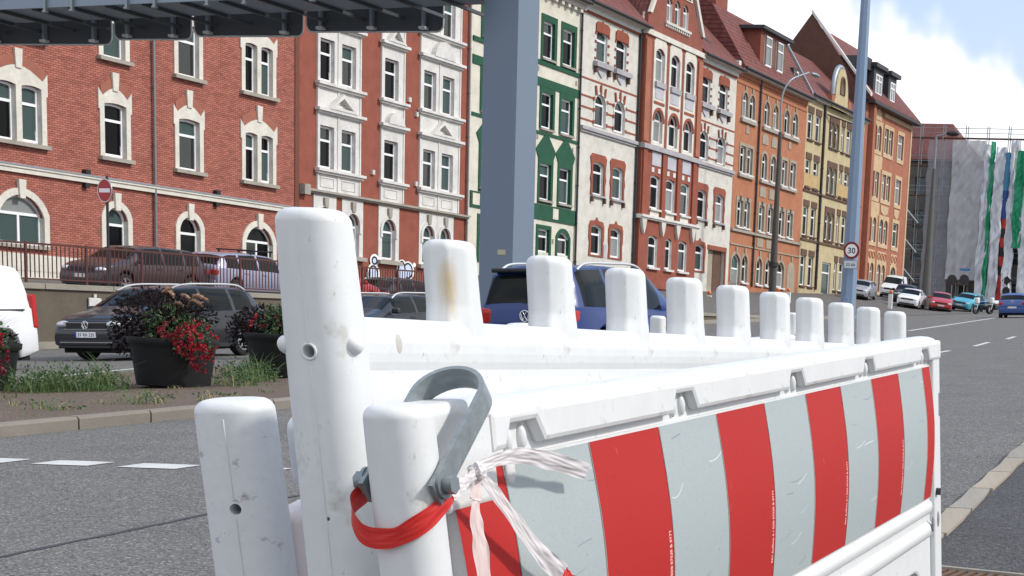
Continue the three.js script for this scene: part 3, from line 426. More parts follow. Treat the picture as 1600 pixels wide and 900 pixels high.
{ // 7: orange house
  const H = new House('plastered_house', 'orange plastered house with paired arched windows and roof dormer', 114.98, 129.55, 3.4, 19.15, M.orange); H.revealMat = M.sand;
  const c4 = [[116.15, 117.15], [117.5, 118.5], [120.45, 121.45], [122.3, 123.3], [124.65, 125.7], [126.5, 127.6]];
  c4.forEach(([a, b], i) => {
    H.win(a, b, 15.98, 17.7, { rise: 0.4, sillMat: M.white }); H.band('surround', M.sand, a, b, 15.98, 17.7, 0.4, 0.15, 0.05); H.key(M.sand, (a + b) / 2, 17.75, 18.15, 0.25, 0.08);
    H.win(a, b, 12.05, 13.95, { rise: i === 2 || i === 3 ? 0.4 : 0, sillMat: M.white }); H.band('surround', M.sand, a, b, 12.0, 13.95, i === 2 || i === 3 ? 0.4 : 0, 0.22, 0.05);
    H.win(a - 0.1, b - 0.1, 8.2, 10.1, { sillMat: M.white }); H.band('surround', M.sand, a - 0.1, b - 0.1, 8.1, 10.1, 0, 0.25, 0.05); H.key(M.slate, (a + b) / 2 - 0.1, 10.12, 10.4, 0.4, 0.07);
    if (i < 5) { const gb = i === 4 ? b + 0.5 : i === 0 ? b - 0.1 : b, ga = i === 4 ? a : i === 0 ? a - 0.75 : a - 0.1; H.win(ga, gb, i === 0 ? 3.6 : 4.25, 6.2, { rise: 0.5, sill: i !== 0, sillMat: M.white, transom: 0.6 }); H.band('surround', M.sand, ga, gb, 4.25, 6.2, 0.5, 0.2, 0.05); H.key(M.sand, (ga + gb) / 2, 6.25, 6.75, 0.25, 0.09); }
    else { H.slab('blind_arch', M.sand, openPts(126.95, 128.6, 3.4, 6.4, 0.7), 0.001, 0.03); H.key(M.sand, 127.78, 6.4, 6.8, 0.25, 0.09); }
  });
  for (const [a, b] of [[116.05, 118.6], [120.35, 123.45], [124.55, 127.75]]) { H.box('sill_band', M.stone, a - 0.2, b + 0.2, 15.62, 15.84, 0.0, 0.2); H.box('sill_band', M.stone, a - 0.25, b + 0.1, 11.75, 11.92, 0.0, 0.2); }
  for (const [a, b] of [[120.3, 121.5], [122.2, 123.3]]) { H.slab('cartouche', M.sand, openPts(a, b, 14.6, 15.4, 0.3), 0.001, 0.05); H.box('cartouche', M.sand, a, b, 10.75, 11.5, 0.001, 0.05); }
  H.slab('cartouche', M.sand, openPts(117.0, 117.6, 14.9, 15.5, 0.2), 0.001, 0.05); H.slab('cartouche', M.sand, openPts(125.8, 126.4, 14.9, 15.5, 0.2), 0.001, 0.05);
  rep_(2, i => H.box('cartouche', M.sand, [120.2, 122.1][i], [121.4, 123.2][i], 7.05, 7.7, 0.001, 0.05));
  H.cornice('string_course', M.stone, 114.98, 129.55, [[7.82, 8.0, 0.18]]); H.cornice('string_course', M.sand, 114.98, 129.55, [[6.85, 6.95, 0.08]]);
  H.cornice('frieze', M.orange, 114.98, 129.55, [[18.2, 18.3, 0.06], [18.7, 19.1, 0.1]]);
  H.pipe(119.4, 4, 19, 0.08, M.darkMetal);
  H.finish();
  // mansard with a wide dormer
  H.prism('roof', M.tile, [[0.6, 19.15], [0.6, 19.3], [-2.2, 23.6], [-6, 25.0], [-10, 24.6], [-10, 19.15]], 114.98, 129.55);
  part('gutter', (() => { const g = cyl(0.11, 0.11, 14.57, 0, 0, 0, 8); g.rotateZ(-Math.PI / 2); g.translate(0, 19.2 - 3.4, 0.7); return g; })(), M.darkMetal, H.g); H.box('soffit', M.soffit, 114.98, 129.55, 19.0, 19.149, 0.01, 0.58);
  const dm = H.box('dormer', M.brownGable, 119.2, 124.6, 19.6, 22.6, -2.4, -0.05); H.box('dormer_roof', M.slate, 118.8, 125.0, 22.6, 22.85, -2.6, 0.35);
  for (const [a, b] of [[119.9, 121.4], [122.3, 123.8]]) H.win(a, b, 20.2, 22.35, { hole: false, sill: false, z: -0.045, pane: PANES[5] });
  H.box('dormer', M.slate, 126.9, 128.1, 20.0, 21.2, -1.8, -0.3); H.win(127.1, 127.9, 20.2, 21.0, { hole: false, sill: false, transom: 1, z: -0.29 });
  H.box('chimney', M.brownGable, 117.2, 119.4, 23.5, 27.3, -4.6, -2.9); for (const u of [117.6, 118.8]) H.box('chimney_pot', M.terracotta, u, u + 0.3, 27.3, 27.8, -3.9, -3.6);
  H.prism('party_wall', M.zinc, [[0.5, 19.5], [0.5, 19.75], [-2.2, 23.95], [-6, 25.3], [-6, 24.9], [-2.2, 23.5]], 129.25, 129.54);
}
{ // 8: yellow house with shaped gable
  const H = new House('plastered_house', 'pale yellow house with brown stone windows and small curved gable', 129.57, 144.3, 3.9, 19.6, M.yellowPale);
  const cs = [[129.95, 131.1, 0], [131.8, 132.95, 0], [135.2, 137.4, 1], [138.25, 139.0, 0], [139.6, 140.8, 0], [141.6, 142.8, 0]];
  for (const [a, b, arch] of cs) for (const [vs, h] of [[16.25, 2.05], [12.5, 2.2], [8.7, 2.3], [4.7, 2.4]]) {
    if (arch && vs < 5) { H.win(a, b, 4.2, 6.9, { frameMat: M.frame, pane: PANES[3], sill: false }); continue; }
    if (arch) { for (const [p, q] of [[a, (a + b) / 2 - 0.08], [(a + b) / 2 + 0.08, b]]) { H.win(p, q, vs, vs + h, { rise: 0.45, sillMat: M.brownStone }); } H.slab('surround', M.brownStone, [[a - 0.15, vs], [b + 0.15, vs], [b + 0.15, vs + h + 0.45], [a - 0.15, vs + h + 0.45]], 0.001, 0.06, [openPts(a, (a + b) / 2 - 0.08, vs + 0.001, vs + h, 0.45), openPts((a + b) / 2 + 0.08, b, vs + 0.001, vs + h, 0.45)]); }
    else { H.win(a, b, vs, vs + h, { sillMat: M.brownStone }); H.box('lintel', M.brownStone, a - 0.1, b + 0.1, vs + h + 0.001, vs + h + 0.5, 0.0, 0.06); }
  }
  for (const v of [12.3, 8.45]) H.cornice('string_course', M.brownStone, 129.57, 144.3, [[v - 0.15, v, 0.12]]);
  for (const [a, b] of [[129.6, 133.3], [138.0, 143]]) H.box('ochre_panel', M.yellow, a, b, 12.6, 13.6, 0.0006, 0.02);
  H.pipe(133.6, 4.5, 19.5, 0.11, M.darkMetal);
  H.cornice('cornice', M.soffit, 129.57, 144.3, [[19.35, 19.6, 0.35]]);
  // shaped gable with oculus
  const gp = [[134.3, 19.35], [138.6, 19.35], [138.6, 19.9], [138.1, 20.1], ...range(0, 1, 12).map(t => [136.5 + 1.55 * Math.cos(t * Math.PI), 20.4 + 2.3 * Math.sin(t * Math.PI)]), [134.9, 20.1], [134.3, 19.9]];
  const oc = openPts(136.15, 136.95, 20.6, 21.9, 0.4); H.slab('gable', M.yellowPale, gp, 0.05, 0.4, [oc]); H.win(136.15, 136.95, 20.6, 21.9, { rise: 0.4, hole: false, sill: false, transom: 1, z: 0.2 }); H.band('oculus_frame', M.brownStone, 136.15, 136.95, 20.6, 21.9, 0.4, 0.18, 0.08, 0.45);
  const cap = tube(range(0, 1, 12).map(t => V3(136.5 - 129.57 + 1.7 * Math.cos(t * Math.PI), 20.4 - 3.9 + 2.42 * Math.sin(t * Math.PI), 0.2)), 0.22, 20, 8); part('gable_cap', cap, M.zinc, H.g);
  for (const u of [134.2, 138.4]) H.boxes('gable_scroll', M.terracotta, [[u - 0.25, u + 0.45, 19.6, 20.3, 0.02, 0.5]]);
  H.finish(); H.roof(M.tile, 19.6, 24.5, -5, 0.5);
}
{ // 9: terracotta corner house with peach trim
  const H = new House('corner_house', 'terracotta corner house with peach window surrounds and two roof dormers', 144.32, 158.6, 4.6, 21.45, M.terracotta);
  for (const [a, b, l] of [[146.7, 149.1, 2], [150.1, 152.6, 2], [154.3, 156.0, 1]]) {
    const c = (a + b) / 2, ws = l === 2 ? [[a, c - 0.12], [c + 0.12, b]] : [[a, b]];
    for (const [vs, h, r] of [[17.6, 2.2, a < 149 ? 0.5 : 0], [13.5, 2.25, 0], [9.55, 2.2, l === 2 ? 0.5 : 0], [5.2, 2.5, 0.55]]) {
      for (const [p, q] of ws) H.win(p, q, vs, vs + h, { rise: r, sill: false, pane: PANES[R0() < 0.7 ? 3 : 5] });
      H.slab('surround', M.peach, openPts(a - 0.25, b + 0.25, vs - 0.35, vs + h + 0.35, r && l === 1 ? 0.4 : 0), 0.001, 0.06, ws.map(([p, q]) => openPts(p, q, vs, vs + h, r)));
    }
    H.box('frieze_panel', M.peach, a - 0.1, b + 0.1, 7.95, 8.85, 0.001, 0.04);
    const tr = []; rep_(l + 1, i => { const x = lerp(a + 0.35, b - 0.35, l === 1 ? (i ? 1 : 0) : i / l), t = new THREE.TorusGeometry(0.3, 0.07, 4, 10); t.translate(H.x(x), H.y(8.4), 0.05); tr.push(t); }); part('rosette', tr, M.terracotta, H.g);
    if (a > 149) H.slab('apron', M.peach, [[a, 13.0], [b, 13.0], [b - 0.2, 12.4], [c, 12.1], [a + 0.2, 12.4]], 0.001, 0.05);
  }
  H.slab('shell_head', M.peach, openPts(147, 148.9, 20.2, 21.2, 0.9), 0.001, 0.08); H.box('peach_field', M.peach, 146.2, 149.8, 12.0, 13.1, 0.0005, 0.03); H.box('peach_field', M.peach, 146.2, 149.8, 16.1, 17.2, 0.0005, 0.03);
  H.box('corner_quoin', M.peach, 158.2, 158.6, 4.5, 21.3, 0.001, 0.05); H.box('bay_pier', M.terracotta, 145.25, 145.95, 4.5, 21.2, 0.001, 0.5); H.cornice('frieze', M.peach, 149.8, 158.6, [[20.75, 21.1, 0.06]]);
  H.finish();
  H.prism('side_gable', M.darkBrick, [[-0.02, 19.5], [-0.02, 21.6], [-5.4, 28.6], [-10, 22.5], [-10, 19.5]], 144.0, 144.3);
  H.prism('roof', M.tile, [[0.7, 21.45], [0.7, 21.6], [-5.4, 27.9], [-10, 22.4], [-10, 21.45]], 144.32, 158.9);
  H.prism('verge', M.white, [[0.5, 21.7], [0.5, 22.0], [-5.4, 28.95], [-5.4, 28.62]], 143.95, 144.4);
  H.box('gutter', M.darkMetal, 144.3, 159.0, 21.2, 21.44, 0.15, 0.85);
  for (const [a, b] of [[146.6, 149.4], [151.0, 153.4]]) { H.box('dormer', M.slate, a, b, 21.9, 24.6, -2.8, -0.2); H.win(a + 0.5, b - 0.5, 22.4, 24.1, { hole: false, sill: false, lights: 2, z: -0.195, pane: PANES[5] }); H.box('dormer_roof', M.darkMetal, a - 0.3, b + 0.3, 24.6, 24.95, -3.2, 0.15); }
  H.box('dormer_roof', M.slate, 144.5, 146.5, 24.2, 25.2, -3.4, -0.4);
}

// ---------------------------------------------------------------- far buildings under scaffold
{
  const g0 = W(185, 4.4, -48), B = thing('scaffolded_building', 'grey rendered building under scaffold at the far street corner', 'building', g0, ROT - Math.PI / 2);   // local x = +N?, z towards the camera
  // local x runs across the street (to the right in view), local z back towards the camera
  const hs = []; const X = n => n + 48, Y = v => v - 4.4;
  const wshape = poly([[X(-64), -1], [X(-38), -1], [X(-38), Y(21)], [X(-64), Y(21)]]);
  const ws = []; for (const n of [-58.5, -55.7, -53.0, -50.3, -47, -44]) for (const v of [6.2, 10, 13.6, 17.2]) { const p = openPts(X(n), X(n) + 1.2, Y(v), Y(v) + 2); wshape.holes.push(poly(p)); ws.push(p); }
  part('wall', ext(wshape, 0.3, -0.3), M.greyWall, B); part('rear_wall', box(X(-64), X(-38), -1, Y(21), -10, -0.32), M.greyWall, B);
  for (const p of ws) { const f = part('window', ext(poly(p), 0.04, -0.28), M.frameDark, B); part('pane', new THREE.ShapeGeometry(poly(openPts(p[0][0] + 0.1, p[1][0] - 0.1, p[0][1] + 0.1, p[2][1] - 0.1))).translate(0, 0, -0.23), std(0.02, 0.06, 0.08, 0.1), f); }
  const rg = ext(poly([[0.6, Y(20.9)], [0.6, Y(21.1)], [-6, Y(25.8)], [-12, Y(21)]].map(([z, y]) => [-z, y])), 20); rg.rotateY(Math.PI / 2); rg.translate(X(-66), 0, 0); { const p = rg.attributes.position; for (let i = 0; i < p.count; i++) if (p.getX(i) > X(-50)) p.setX(i, X(-49.8) - (p.getY(i) - Y(21)) * 0.75); rg.computeVertexNormals(); } part('roof', rg, M.tile, B);
  part('doorway', [box(X(-50), X(-49.75), Y(4.4), Y(7.6), 0.1, 0.2), box(X(-48.9), X(-48.65), Y(4.4), Y(7.6), 0.1, 0.2), box(X(-50), X(-48.65), Y(7.6), Y(7.9), 0.1, 0.2)], M.sand, B); part('door', box(X(-49.75), X(-48.9), Y(4.4), Y(7.6), 0.05, 0.12), M.black, B);
  const S = thing('scaffold', 'tube scaffold with plank decks in front of the grey building', 'scaffold', W(183.8, 4.6, -48), ROT - Math.PI / 2);
  const Ys = v => v - 4.6;
  for (const n of [-60, -57.4, -54.8, -52.2, -49.6, -47.2, -44.8, -42.4, -40]) for (const z of [0, 0.9]) part('standard', bar(V3(X(n), 0, z), V3(X(n), Ys(24.6), z), 0.05), M.galv, S);
  for (const v of [7.4, 10.6, 13.8, 17.0, 20.2, 23.2]) { part('deck', box(X(-60), X(-40), Ys(v), Ys(v) + 0.1, 0.02, 0.85), M.wood, S); for (const d of [0.55, 1.05]) part('guard_rail', bar(V3(X(-60), Ys(v) + d, 0.95), V3(X(-40), Ys(v) + d, 0.95), 0.035), M.galv, S); }
  for (const [v, a] of [[4.8, -57.2], [7.6, -57.2], [10.8, -57.2], [14, -57.2]]) part('brace', bar(V3(X(a), Ys(v) + 2.9, 1.0), V3(X(a) + 2.8, Ys(v), 1.0), 0.07), M.aluEdge, S);
  const cloth = (name, label, cat, n0, n1, v0, v1, z, mat, amp, seed, group) => {
    const nx = 20, ny = 70, g = new THREE.PlaneGeometry(n1 - n0, v1 - v0, nx, ny), p = g.attributes.position; for (let i = 0; i < p.count; i++) { const x = p.getX(i), y = p.getY(i); p.setZ(i, amp * (n2(x * 0.9 + seed, y * 0.12) + 0.5 * n2(x * 2.4, y * 0.5 + seed) + 0.45 * Math.abs(n2(x * 0.5 + y * 0.5, seed)) + 0.4 * Math.abs(n2(x * 1.1 - y * 0.9, seed + 4)))); p.setX(i, x + 0.12 * n2(y * 0.3, seed)); }
    g.computeVertexNormals(); const m = solo(name, g, mat, label, cat, group); m.position.copy(W(183.8 - z, (v0 + v1) / 2, (n0 + n1) / 2)); m.rotation.y = ROT - Math.PI / 2; return m;
  };
  const net = new THREE.MeshStandardMaterial({ color: col(0.36, 0.36, 0.39), roughness: 0.9, side: THREE.DoubleSide, transparent: true, opacity: 0.45 });
  const net2 = new THREE.MeshStandardMaterial({ color: col(0.46, 0.46, 0.48), roughness: 0.9, side: THREE.DoubleSide, transparent: true, opacity: 0.9 });
  const tarp = std(0.66, 0.68, 0.72, 0.6), grn = std(0.01, 0.26, 0.13, 0.6);
  cloth('scaffold_net', 'thin see-through grey net on the scaffold beside the lamp pole', 'net', -53.6, -50.6, 6, 22.9, 1.4, net, 0.1, 1);
  cloth('scaffold_net', 'dense grey net sheet over the scaffold above the doorway', 'net', -50.7, -47.0, 8.0, 22.9, 1.7, net2, 0.22, 2);
  cloth('tarpaulin', 'white wrinkled tarpaulin hanging between grey net and green strip', 'tarpaulin', -47.1, -45.95, 5.6, 22.4, 2.2, tarp, 0.4, 3);
  cloth('green_strip', 'narrow green fabric strip between two white tarpaulins', 'tarpaulin', -46.2, -45.75, 5.8, 22.7, 2.7, grn, 0.3, 4);
  cloth('tarpaulin', 'white wrinkled tarpaulin between green strip and red and blue chute', 'tarpaulin', -45.75, -44.55, 5.5, 22.2, 2.3, tarp, 0.4, 5);
  cloth('tarpaulin', 'white wrinkled tarpaulin right of the red and blue chute', 'tarpaulin', -44.05, -43.0, 5.4, 22.9, 2.3, tarp, 0.4, 6);
  cloth('green_strip', 'green fabric strip at the end of the tarpaulin row', 'tarpaulin', -43.2, -42.2, 11.6, 21.8, 2.9, grn, 0.25, 7); cloth('tarpaulin', 'white wrinkled tarpaulin past the last green strip', 'tarpaulin', -42.4, -39, 5.4, 23, 2.4, tarp, 0.4, 8);
  const ch = thing('rubble_chute', 'rubble chute of blue, red and black tubes on the scaffold', 'chute', W(181.6, 5.6, -44.35), ROT); const ry = std(0.42, 0.03, 0.02, 0.5), bl = std(0.02, 0.07, 0.26, 0.5), tq = std(0.05, 0.22, 0.36, 0.5);
  for (let i = 0; i < 16; i++) part('chute_section', memo('chute', () => new THREE.CylinderGeometry(0.36, 0.27, 1.05, 10)), i < 3 ? ry : i < 9 ? (i % 2 ? M.black : ry) : i < 12 ? bl : tq, ch).position.y = 0.5 + i;
  solo('banner_diamond', (() => { const g = ext(poly([[0, -0.5], [0.55, 0], [0, 0.5], [-0.55, 0]]), 0.02); g.rotateY(ROT - Math.PI / 2); const p = W(180.9, 8.1, -43.35); g.translate(p.x, p.y, p.z); return g; })(), M.black, 'black diamond sign on white tarpaulin above a round sign', 'sign');
  solo('banner_disc', (() => { const g = new THREE.CylinderGeometry(0.42, 0.42, 0.03, 20); g.rotateX(Math.PI / 2); g.rotateY(ROT - Math.PI / 2); const p = W(180.9, 7.0, -43.35); g.translate(p.x, p.y, p.z); return g; })(), M.black, 'black round sign below the diamond on white tarpaulin', 'sign');
  // street furniture before the scaffold
  for (const [n, lab] of [[-51.9, 'grey back of round traffic sign on thin post before the net'], [-50.6, 'grey back of round traffic sign under a small blue street name plate']]) { const t = thing('traffic_sign', lab, 'sign', W(160, gv(160, n * 0.94 + 5), n * 0.94 + 5), ROT - Math.PI / 2); part('post', cyl(0.04, 0.04, 3.2, 0, 0, 0, 6), M.galv, t); const d = new THREE.CylinderGeometry(0.5, 0.5, 0.03, 18); d.rotateX(Math.PI / 2); d.translate(0, 2.9, 0.06); part('plate', d, M.slate, t); if (n > -51) part('name_plate', box(-0.55, 0.55, 3.75, 3.98, 0, 0.03), std(0.05, 0.2, 0.45, 0.5), t); }
}

// ---------------------------------------------------------------- retaining wall and railing
{
  const wl = thing('retaining_wall', 'stained brown concrete retaining wall below the railing', 'wall', W(20, 0, -33), ROT);
  const uA = 20, uB = 98, n = 40, prof = [];
  const sh2 = poly([...range(uA, uB, n).map(u => [u - uA, gv(u, -33) - 0.3]), ...range(uA, uB, n).reverse().map(u => [u - uA, Math.max(wallTop(u) - 0.14, gv(u, -33) - 0.2)])]);
  part('wall', ext(sh2, 0.35, -0.35), M.concrete, wl);
  for (let u = uA; u < 90; u += 2.35) { const a = u + 0.01, b = u + 2.34; const s = poly([[a - uA, wallTop(a) - 0.139], [b - uA, wallTop(b) - 0.139], [b - uA, wallTop(b)], [a - uA, wallTop(a)]]); part('coping_stone', ext(s, 0.5, -0.42, 0.01), M.coping, wl); }
  part('kerb_strip', ext(poly([...range(uA, uB, n).map(u => [u - uA, gv(u, -32.7) - 0.1]), ...range(uA, uB, n).reverse().map(u => [u - uA, gv(u, -32.7) + 0.16])]), 0.3, 0.02), M.coping, wl);
  const rl = thing('railing', 'dark red steel bar railing along the top of the retaining wall', 'railing', W(20, 0, -33), ROT);
  const segs = []; let u = 27.6; while (u < 64) { segs.push(u); u += 2.02; }
  const bal = new THREE.BoxGeometry(0.022, 0.8, 0.022), post = new THREE.BoxGeometry(0.06, 1.02, 0.05);
  segs.forEach((a, i) => {
    const p = part('post', post, M.rail, rl); p.position.set(a - uA, wallTop(a) + 0.5, -0.1);
    const b = a + 2.02, an = Math.atan2(wallTop(b) - wallTop(a), 2.02);
    for (const [h, t] of [[0.97, 0.05], [0.11, 0.035]]) { const r = part('rail', memo('rl' + t, () => new THREE.BoxGeometry(2.02, t, 0.045)), M.rail, rl); r.position.set((a + b) / 2 - uA, (wallTop(a) + wallTop(b)) / 2 + h, -0.1); r.rotation.z = an; }
    for (let k = 1; k < 14; k++) { const x = a + k * 2.02 / 14, m = part('baluster', bal, M.rail, rl); m.position.set(x - uA, wallTop(x) + 0.54, -0.1); }
  });
  const sg = thing('utility_box', 'small white sign board fixed to the retaining wall', 'sign', W(35.8, -0.02, -32.98), ROT); part('board', rbox(-0.22, 0.22, -0.36, 0.1, 0, 0.05, 0.02), M.white, sg); part('bracket', box(-0.04, 0.04, 0.1, 0.2, 0, 0.05), M.white, sg);
}
// ---------------------------------------------------------------- signs and masts
{
  const t = thing('no_entry_sign', 'round red no-entry sign with white bar on dark post', 'traffic sign', W(39.35, -0.1, -35.72), ROT);
  part('post', cyl(0.038, 0.038, 3.6, 0, 0, 0, 8), M.darkMetal, t);
  const pt = canvasTex(256, 256, (x, w) => { x.fillStyle = '#e9e6e2'; x.fillRect(0, 0, w, w); x.fillStyle = '#a8131b'; x.beginPath(); x.arc(128, 128, 120, 0, 7); x.fill(); x.fillStyle = '#f0eeec'; x.fillRect(32, 106, 192, 44); });
  const d = new THREE.Group(); const disc = new THREE.CylinderGeometry(0.33, 0.33, 0.02, 32); disc.rotateX(Math.PI / 2); const face = new THREE.CircleGeometry(0.325, 32); face.translate(0, 0, 0.013);
  const yaw = -Math.PI / 2 - 0.48; for (const g of [disc, face]) { g.translate(0, 0, 0.07); g.rotateY(yaw + 0.25); g.translate(0, 3.2, 0); }
  const pl = part('plate', disc, M.zinc, t); part('print', face, std(1, 1, 1, 0.4, 0, { map: pt }), pl);
}
{
  const t = thing('steel_mast', 'tall tapered blue-grey steel mast carrying the speed sign', 'mast', W(58.9, gv(58.9, -20), -20.0), ROT);
  part('shaft', (() => { const g = new THREE.CylinderGeometry(0.13, 0.31, 16, 8); g.translate(0, 8, 0); return toCreasedNormals(g, 0.4); })(), M.mast, t); part('base_flange', cyl(0.5, 0.5, 0.08, 0, 0, 0, 16), M.mast, t); part('door', rbox(-0.33, -0.27, 0.6, 1.2, -0.1, 0.1, 0.01), M.mast, t);
  const s = thing('speed_limit_sign', 'round speed sign reading 30 on the blue-grey mast', 'traffic sign', W(58.3, 3.42, -19.78), ROT - Math.PI / 2);
  const tx = canvasTex(256, 256, (x, w) => { x.fillStyle = '#7d1119'; x.fillRect(0, 0, w, w); x.fillStyle = '#ecebe8'; x.beginPath(); x.arc(128, 128, 94, 0, 7); x.fill(); x.fillStyle = '#101012'; x.font = 'bold 118px sans-serif'; x.textAlign = 'center'; x.textBaseline = 'middle'; x.fillText('30', 128, 132); });
  const d = new THREE.CylinderGeometry(0.31, 0.31, 0.02, 32); d.rotateX(Math.PI / 2); const pl = part('plate', d, M.zinc, s); part('print', new THREE.CircleGeometry(0.305, 32).translate(0, 0, 0.012), std(1, 1, 1, 0.4, 0, { map: tx }), pl);
  const s2 = thing('time_plate', 'small white plate reading 22-6h under the speed sign', 'traffic sign', W(58.3, 2.92, -19.78), ROT - Math.PI / 2);
  const tx2 = canvasTex(256, 144, (x, w, h) => { x.fillStyle = '#cfd3d8'; x.fillRect(0, 0, w, h); x.strokeStyle = '#15151a'; x.lineWidth = 6; x.strokeRect(6, 6, w - 12, h - 12); x.fillStyle = '#101012'; x.font = 'bold 68px sans-serif'; x.textAlign = 'center'; x.textBaseline = 'middle'; x.fillText('22-6h', 128, 76); });
  const p2 = part('plate', rbox(-0.27, 0.27, -0.15, 0.15, -0.01, 0.01, 0.008), M.zinc, s2); part('print', new THREE.PlaneGeometry(0.525, 0.29).translate(0, 0, 0.012), std(1, 1, 1, 0.4, 0, { map: tx2 }), p2);
}
{
  const t = thing('street_lamp', 'concrete street lamp with curved arm before the orange house', 'street lamp', W(111.4, upper(111.4, -43.5), -43.5), ROT), b = -upper(111.4, -43.5);
  part('pole', (() => { const g = new THREE.CylinderGeometry(0.12, 0.28, 14.3 + b, 12); g.translate(0, (14.3 + b) / 2, 0); return g; })(), std(0.07, 0.065, 0.06, 0.8), t);
  part('arm', tube([V3(0, 14.2 + b, 0), V3(0.1, 16.8 + b, 0), V3(0.6, 17.8 + b, 0.3), V3(2.6, 18.7 + b, 0.9)], 0.07, 24, 8), M.galv, t);
  const hd = new THREE.SphereGeometry(0.5, 14, 8); hd.scale(1.5, 0.3, 0.5); hd.translate(3.4, 18.65 + b, 1.1); part('lamp_head', hd, M.zinc, t); part('clamp', cyl(0.35, 0.35, 0.3, 0, 7.6 + b - 2.4, 0, 12), M.darkMetal, t);
  const t2 = thing('street_lamp', 'dark street lamp pole in front of the scaffold', 'street lamp', W(132.4, gv(132.4, -38.3), -38.35), ROT), c = -gv(132.4, -38.3);
  part('pole', (() => { const g = new THREE.CylinderGeometry(0.13, 0.42, 14.4 + c, 12); g.translate(0, (14.4 + c) / 2, 0); return g; })(), std(0.10, 0.10, 0.095, 0.8), t2); part('arm', bar(V3(0, 14.4 + c, 0), V3(0, 16.9 + c, 0.0), 0.1), M.galv, t2); part('arm_tube', bar(V3(0, 16.9 + c, 0), V3(0, 17.1 + c, 0.8), 0.06), M.galv, t2);
  const h2 = new THREE.SphereGeometry(0.5, 14, 8); h2.scale(0.6, 0.45, 1.1); h2.translate(0, 17.15 + c, 1.35); part('lamp_head', h2, M.darkMetal, t2);
  // wall lantern arm on the yellow house
  const t3 = thing('wall_arm', 'thin wall arm with hook on the yellow house facade', 'bracket', W(134.2, 18.7, -48.3), ROT); part('arm', bar(V3(0, 0, 0), V3(3.8, -0.4, 1.6), 0.07), M.darkMetal, t3); part('hook', bar(V3(3.6, -0.4, 1.5), V3(3.6, -1.3, 1.5), 0.06), M.darkMetal, t3);
}
// ---------------------------------------------------------------- sign gantry
{
  const t = thing('sign_gantry', 'blue-grey steel sign gantry with square column and box beam', 'gantry', W(30.2, gv(30.2, -17.8), -17.8), ROT), b = -gv(30.2, -17.8);
  part('column', (() => { const g = box(0, 0.82, 0, 9.2 + b, -0.36, 0.4); return g; })(), M.gantry, t);
  part('base_plate', rbox(-0.25, 1.2, 0, 0.06, -0.6, 0.65, 0.01), M.gantry, t);
  part('label_plate', box(-0.008, -0.001, 1.40 + b, 1.5 + b, 0.06, 0.24), std(0.45, 0.42, 0.28, 0.6), t);
  const rise = g => { const q = g.attributes.position; for (let i = 0; i < q.count; i++) q.setY(i, q.getY(i) + 0.028 * (q.getZ(i) + 11.4)); return g; };
  part('beam', (() => rise(box(-0.95, 0.5, 6.0 + b, 7.5 + b, -16, -0.365)))(), M.gantryBeam, t);
  part('beam_flange', [rise(box(-1.0, -0.955, 5.95 + b, 6.1 + b, -16, -0.5))], M.gantryBeam, t);
  for (let z = -15.4; z < -1; z += 0.95) { const gs = [box(0.5, 1.3, 6.28 + b, 6.33 + b, z - 0.03, z + 0.03)]; part('cross_rib', [rise(box(-0.9, 1.28, 5.93 + b, 5.995 + b, z - 0.03, z + 0.03))], M.alu, t); }
  for (const z of [-13.4, -12.1, -11.6, -10.2, -9.5, -8.1, -7.4, -6.1, -5.2, -3.6]) part('bracket', [rise(box(-1.06, -1.001, 5.88 + b, 7.2 + b, z - 0.03, z + 0.03)), rise(rbox(-1.08, -0.98, 5.84 + b, 5.88 + b, z - 0.05, z + 0.05, 0.01))], M.galv, t);
  // panels carried on the far side, seen from behind
  const gx = 1.3; [[-17.0, -10.62, 5.66], [-10.54, -8.46, 5.77], [-8.38, -5.56, 5.84], [-5.48, -2.12, 5.93]]
.forEach(([z0, z1, y0], i) => {
    const lab = ['wide dark back of sign panel at the outer end of the gantry', 'narrow dark back of sign panel between two wider panels on the gantry', 'dark back of sign panel second from the gantry column', 'dark back of sign panel nearest the gantry column'][i];
    const p = thing('gantry_sign', lab, 'sign panel', W(30.2 + gx, 0, -17.8), ROT), r = 0.15, y1 = 8.6, s = new THREE.Shape();
    s.moveTo(z0 + r, y0); s.lineTo(z1 - r, y0); s.absarc(z1 - r, y0 + r, r, -Math.PI / 2, 0); s.lineTo(z1, y1); s.lineTo(z0, y1); s.lineTo(z0, y0 + r); s.absarc(z0 + r, y0 + r, r, Math.PI, Math.PI * 1.5);
    const g = ext(s, 0.03); g.rotateY(-Math.PI / 2); g.translate(0.06, 0, 0); part('panel', g, M.alu, p);
const q = [bar(V3(0.03, y0 + r, z0), V3(0.03, y1, z0), 0.018), bar(V3(0.03, y0 + r, z1), V3(0.03, y1, z1), 0.018), bar(V3(0.03, y0, z0 + r), V3(0.03, y0, z1 - r), 0.018), ...range(0, 1, 5).slice(1).flatMap((t, i) => { const f = (k, zc, sg) => V3(0.03, y0 + r - r * Math.cos(k * Math.PI / 2), zc + sg * r * Math.sin(k * Math.PI / 2)); return [bar(f(t - 0.2, z0 + r, -1), f(t, z0 + r, -1), 0.018), bar(f(t - 0.2, z1 - r, 1), f(t, z1 - r, 1), 0.018)]; })]; part('rim', q, M.aluEdge, p);
    const k = Math.max(2, Math.round((z1 - z0) / 1.25)); for (let j = 0; j < k; j++) { const z = lerp(z0 + 0.42, z1 - 0.42, j / (k - 1)); const st = part('stiffener', box(-0.09, 0.0, y0 + 0.06, y1, z - 0.035, z + 0.035), M.zinc, p); part('foot', rbox(-0.13, 0.02, y0 + 0.03, y0 + 0.09, z - 0.08, z + 0.08, 0.01), M.aluEdge, st); }
  });
}

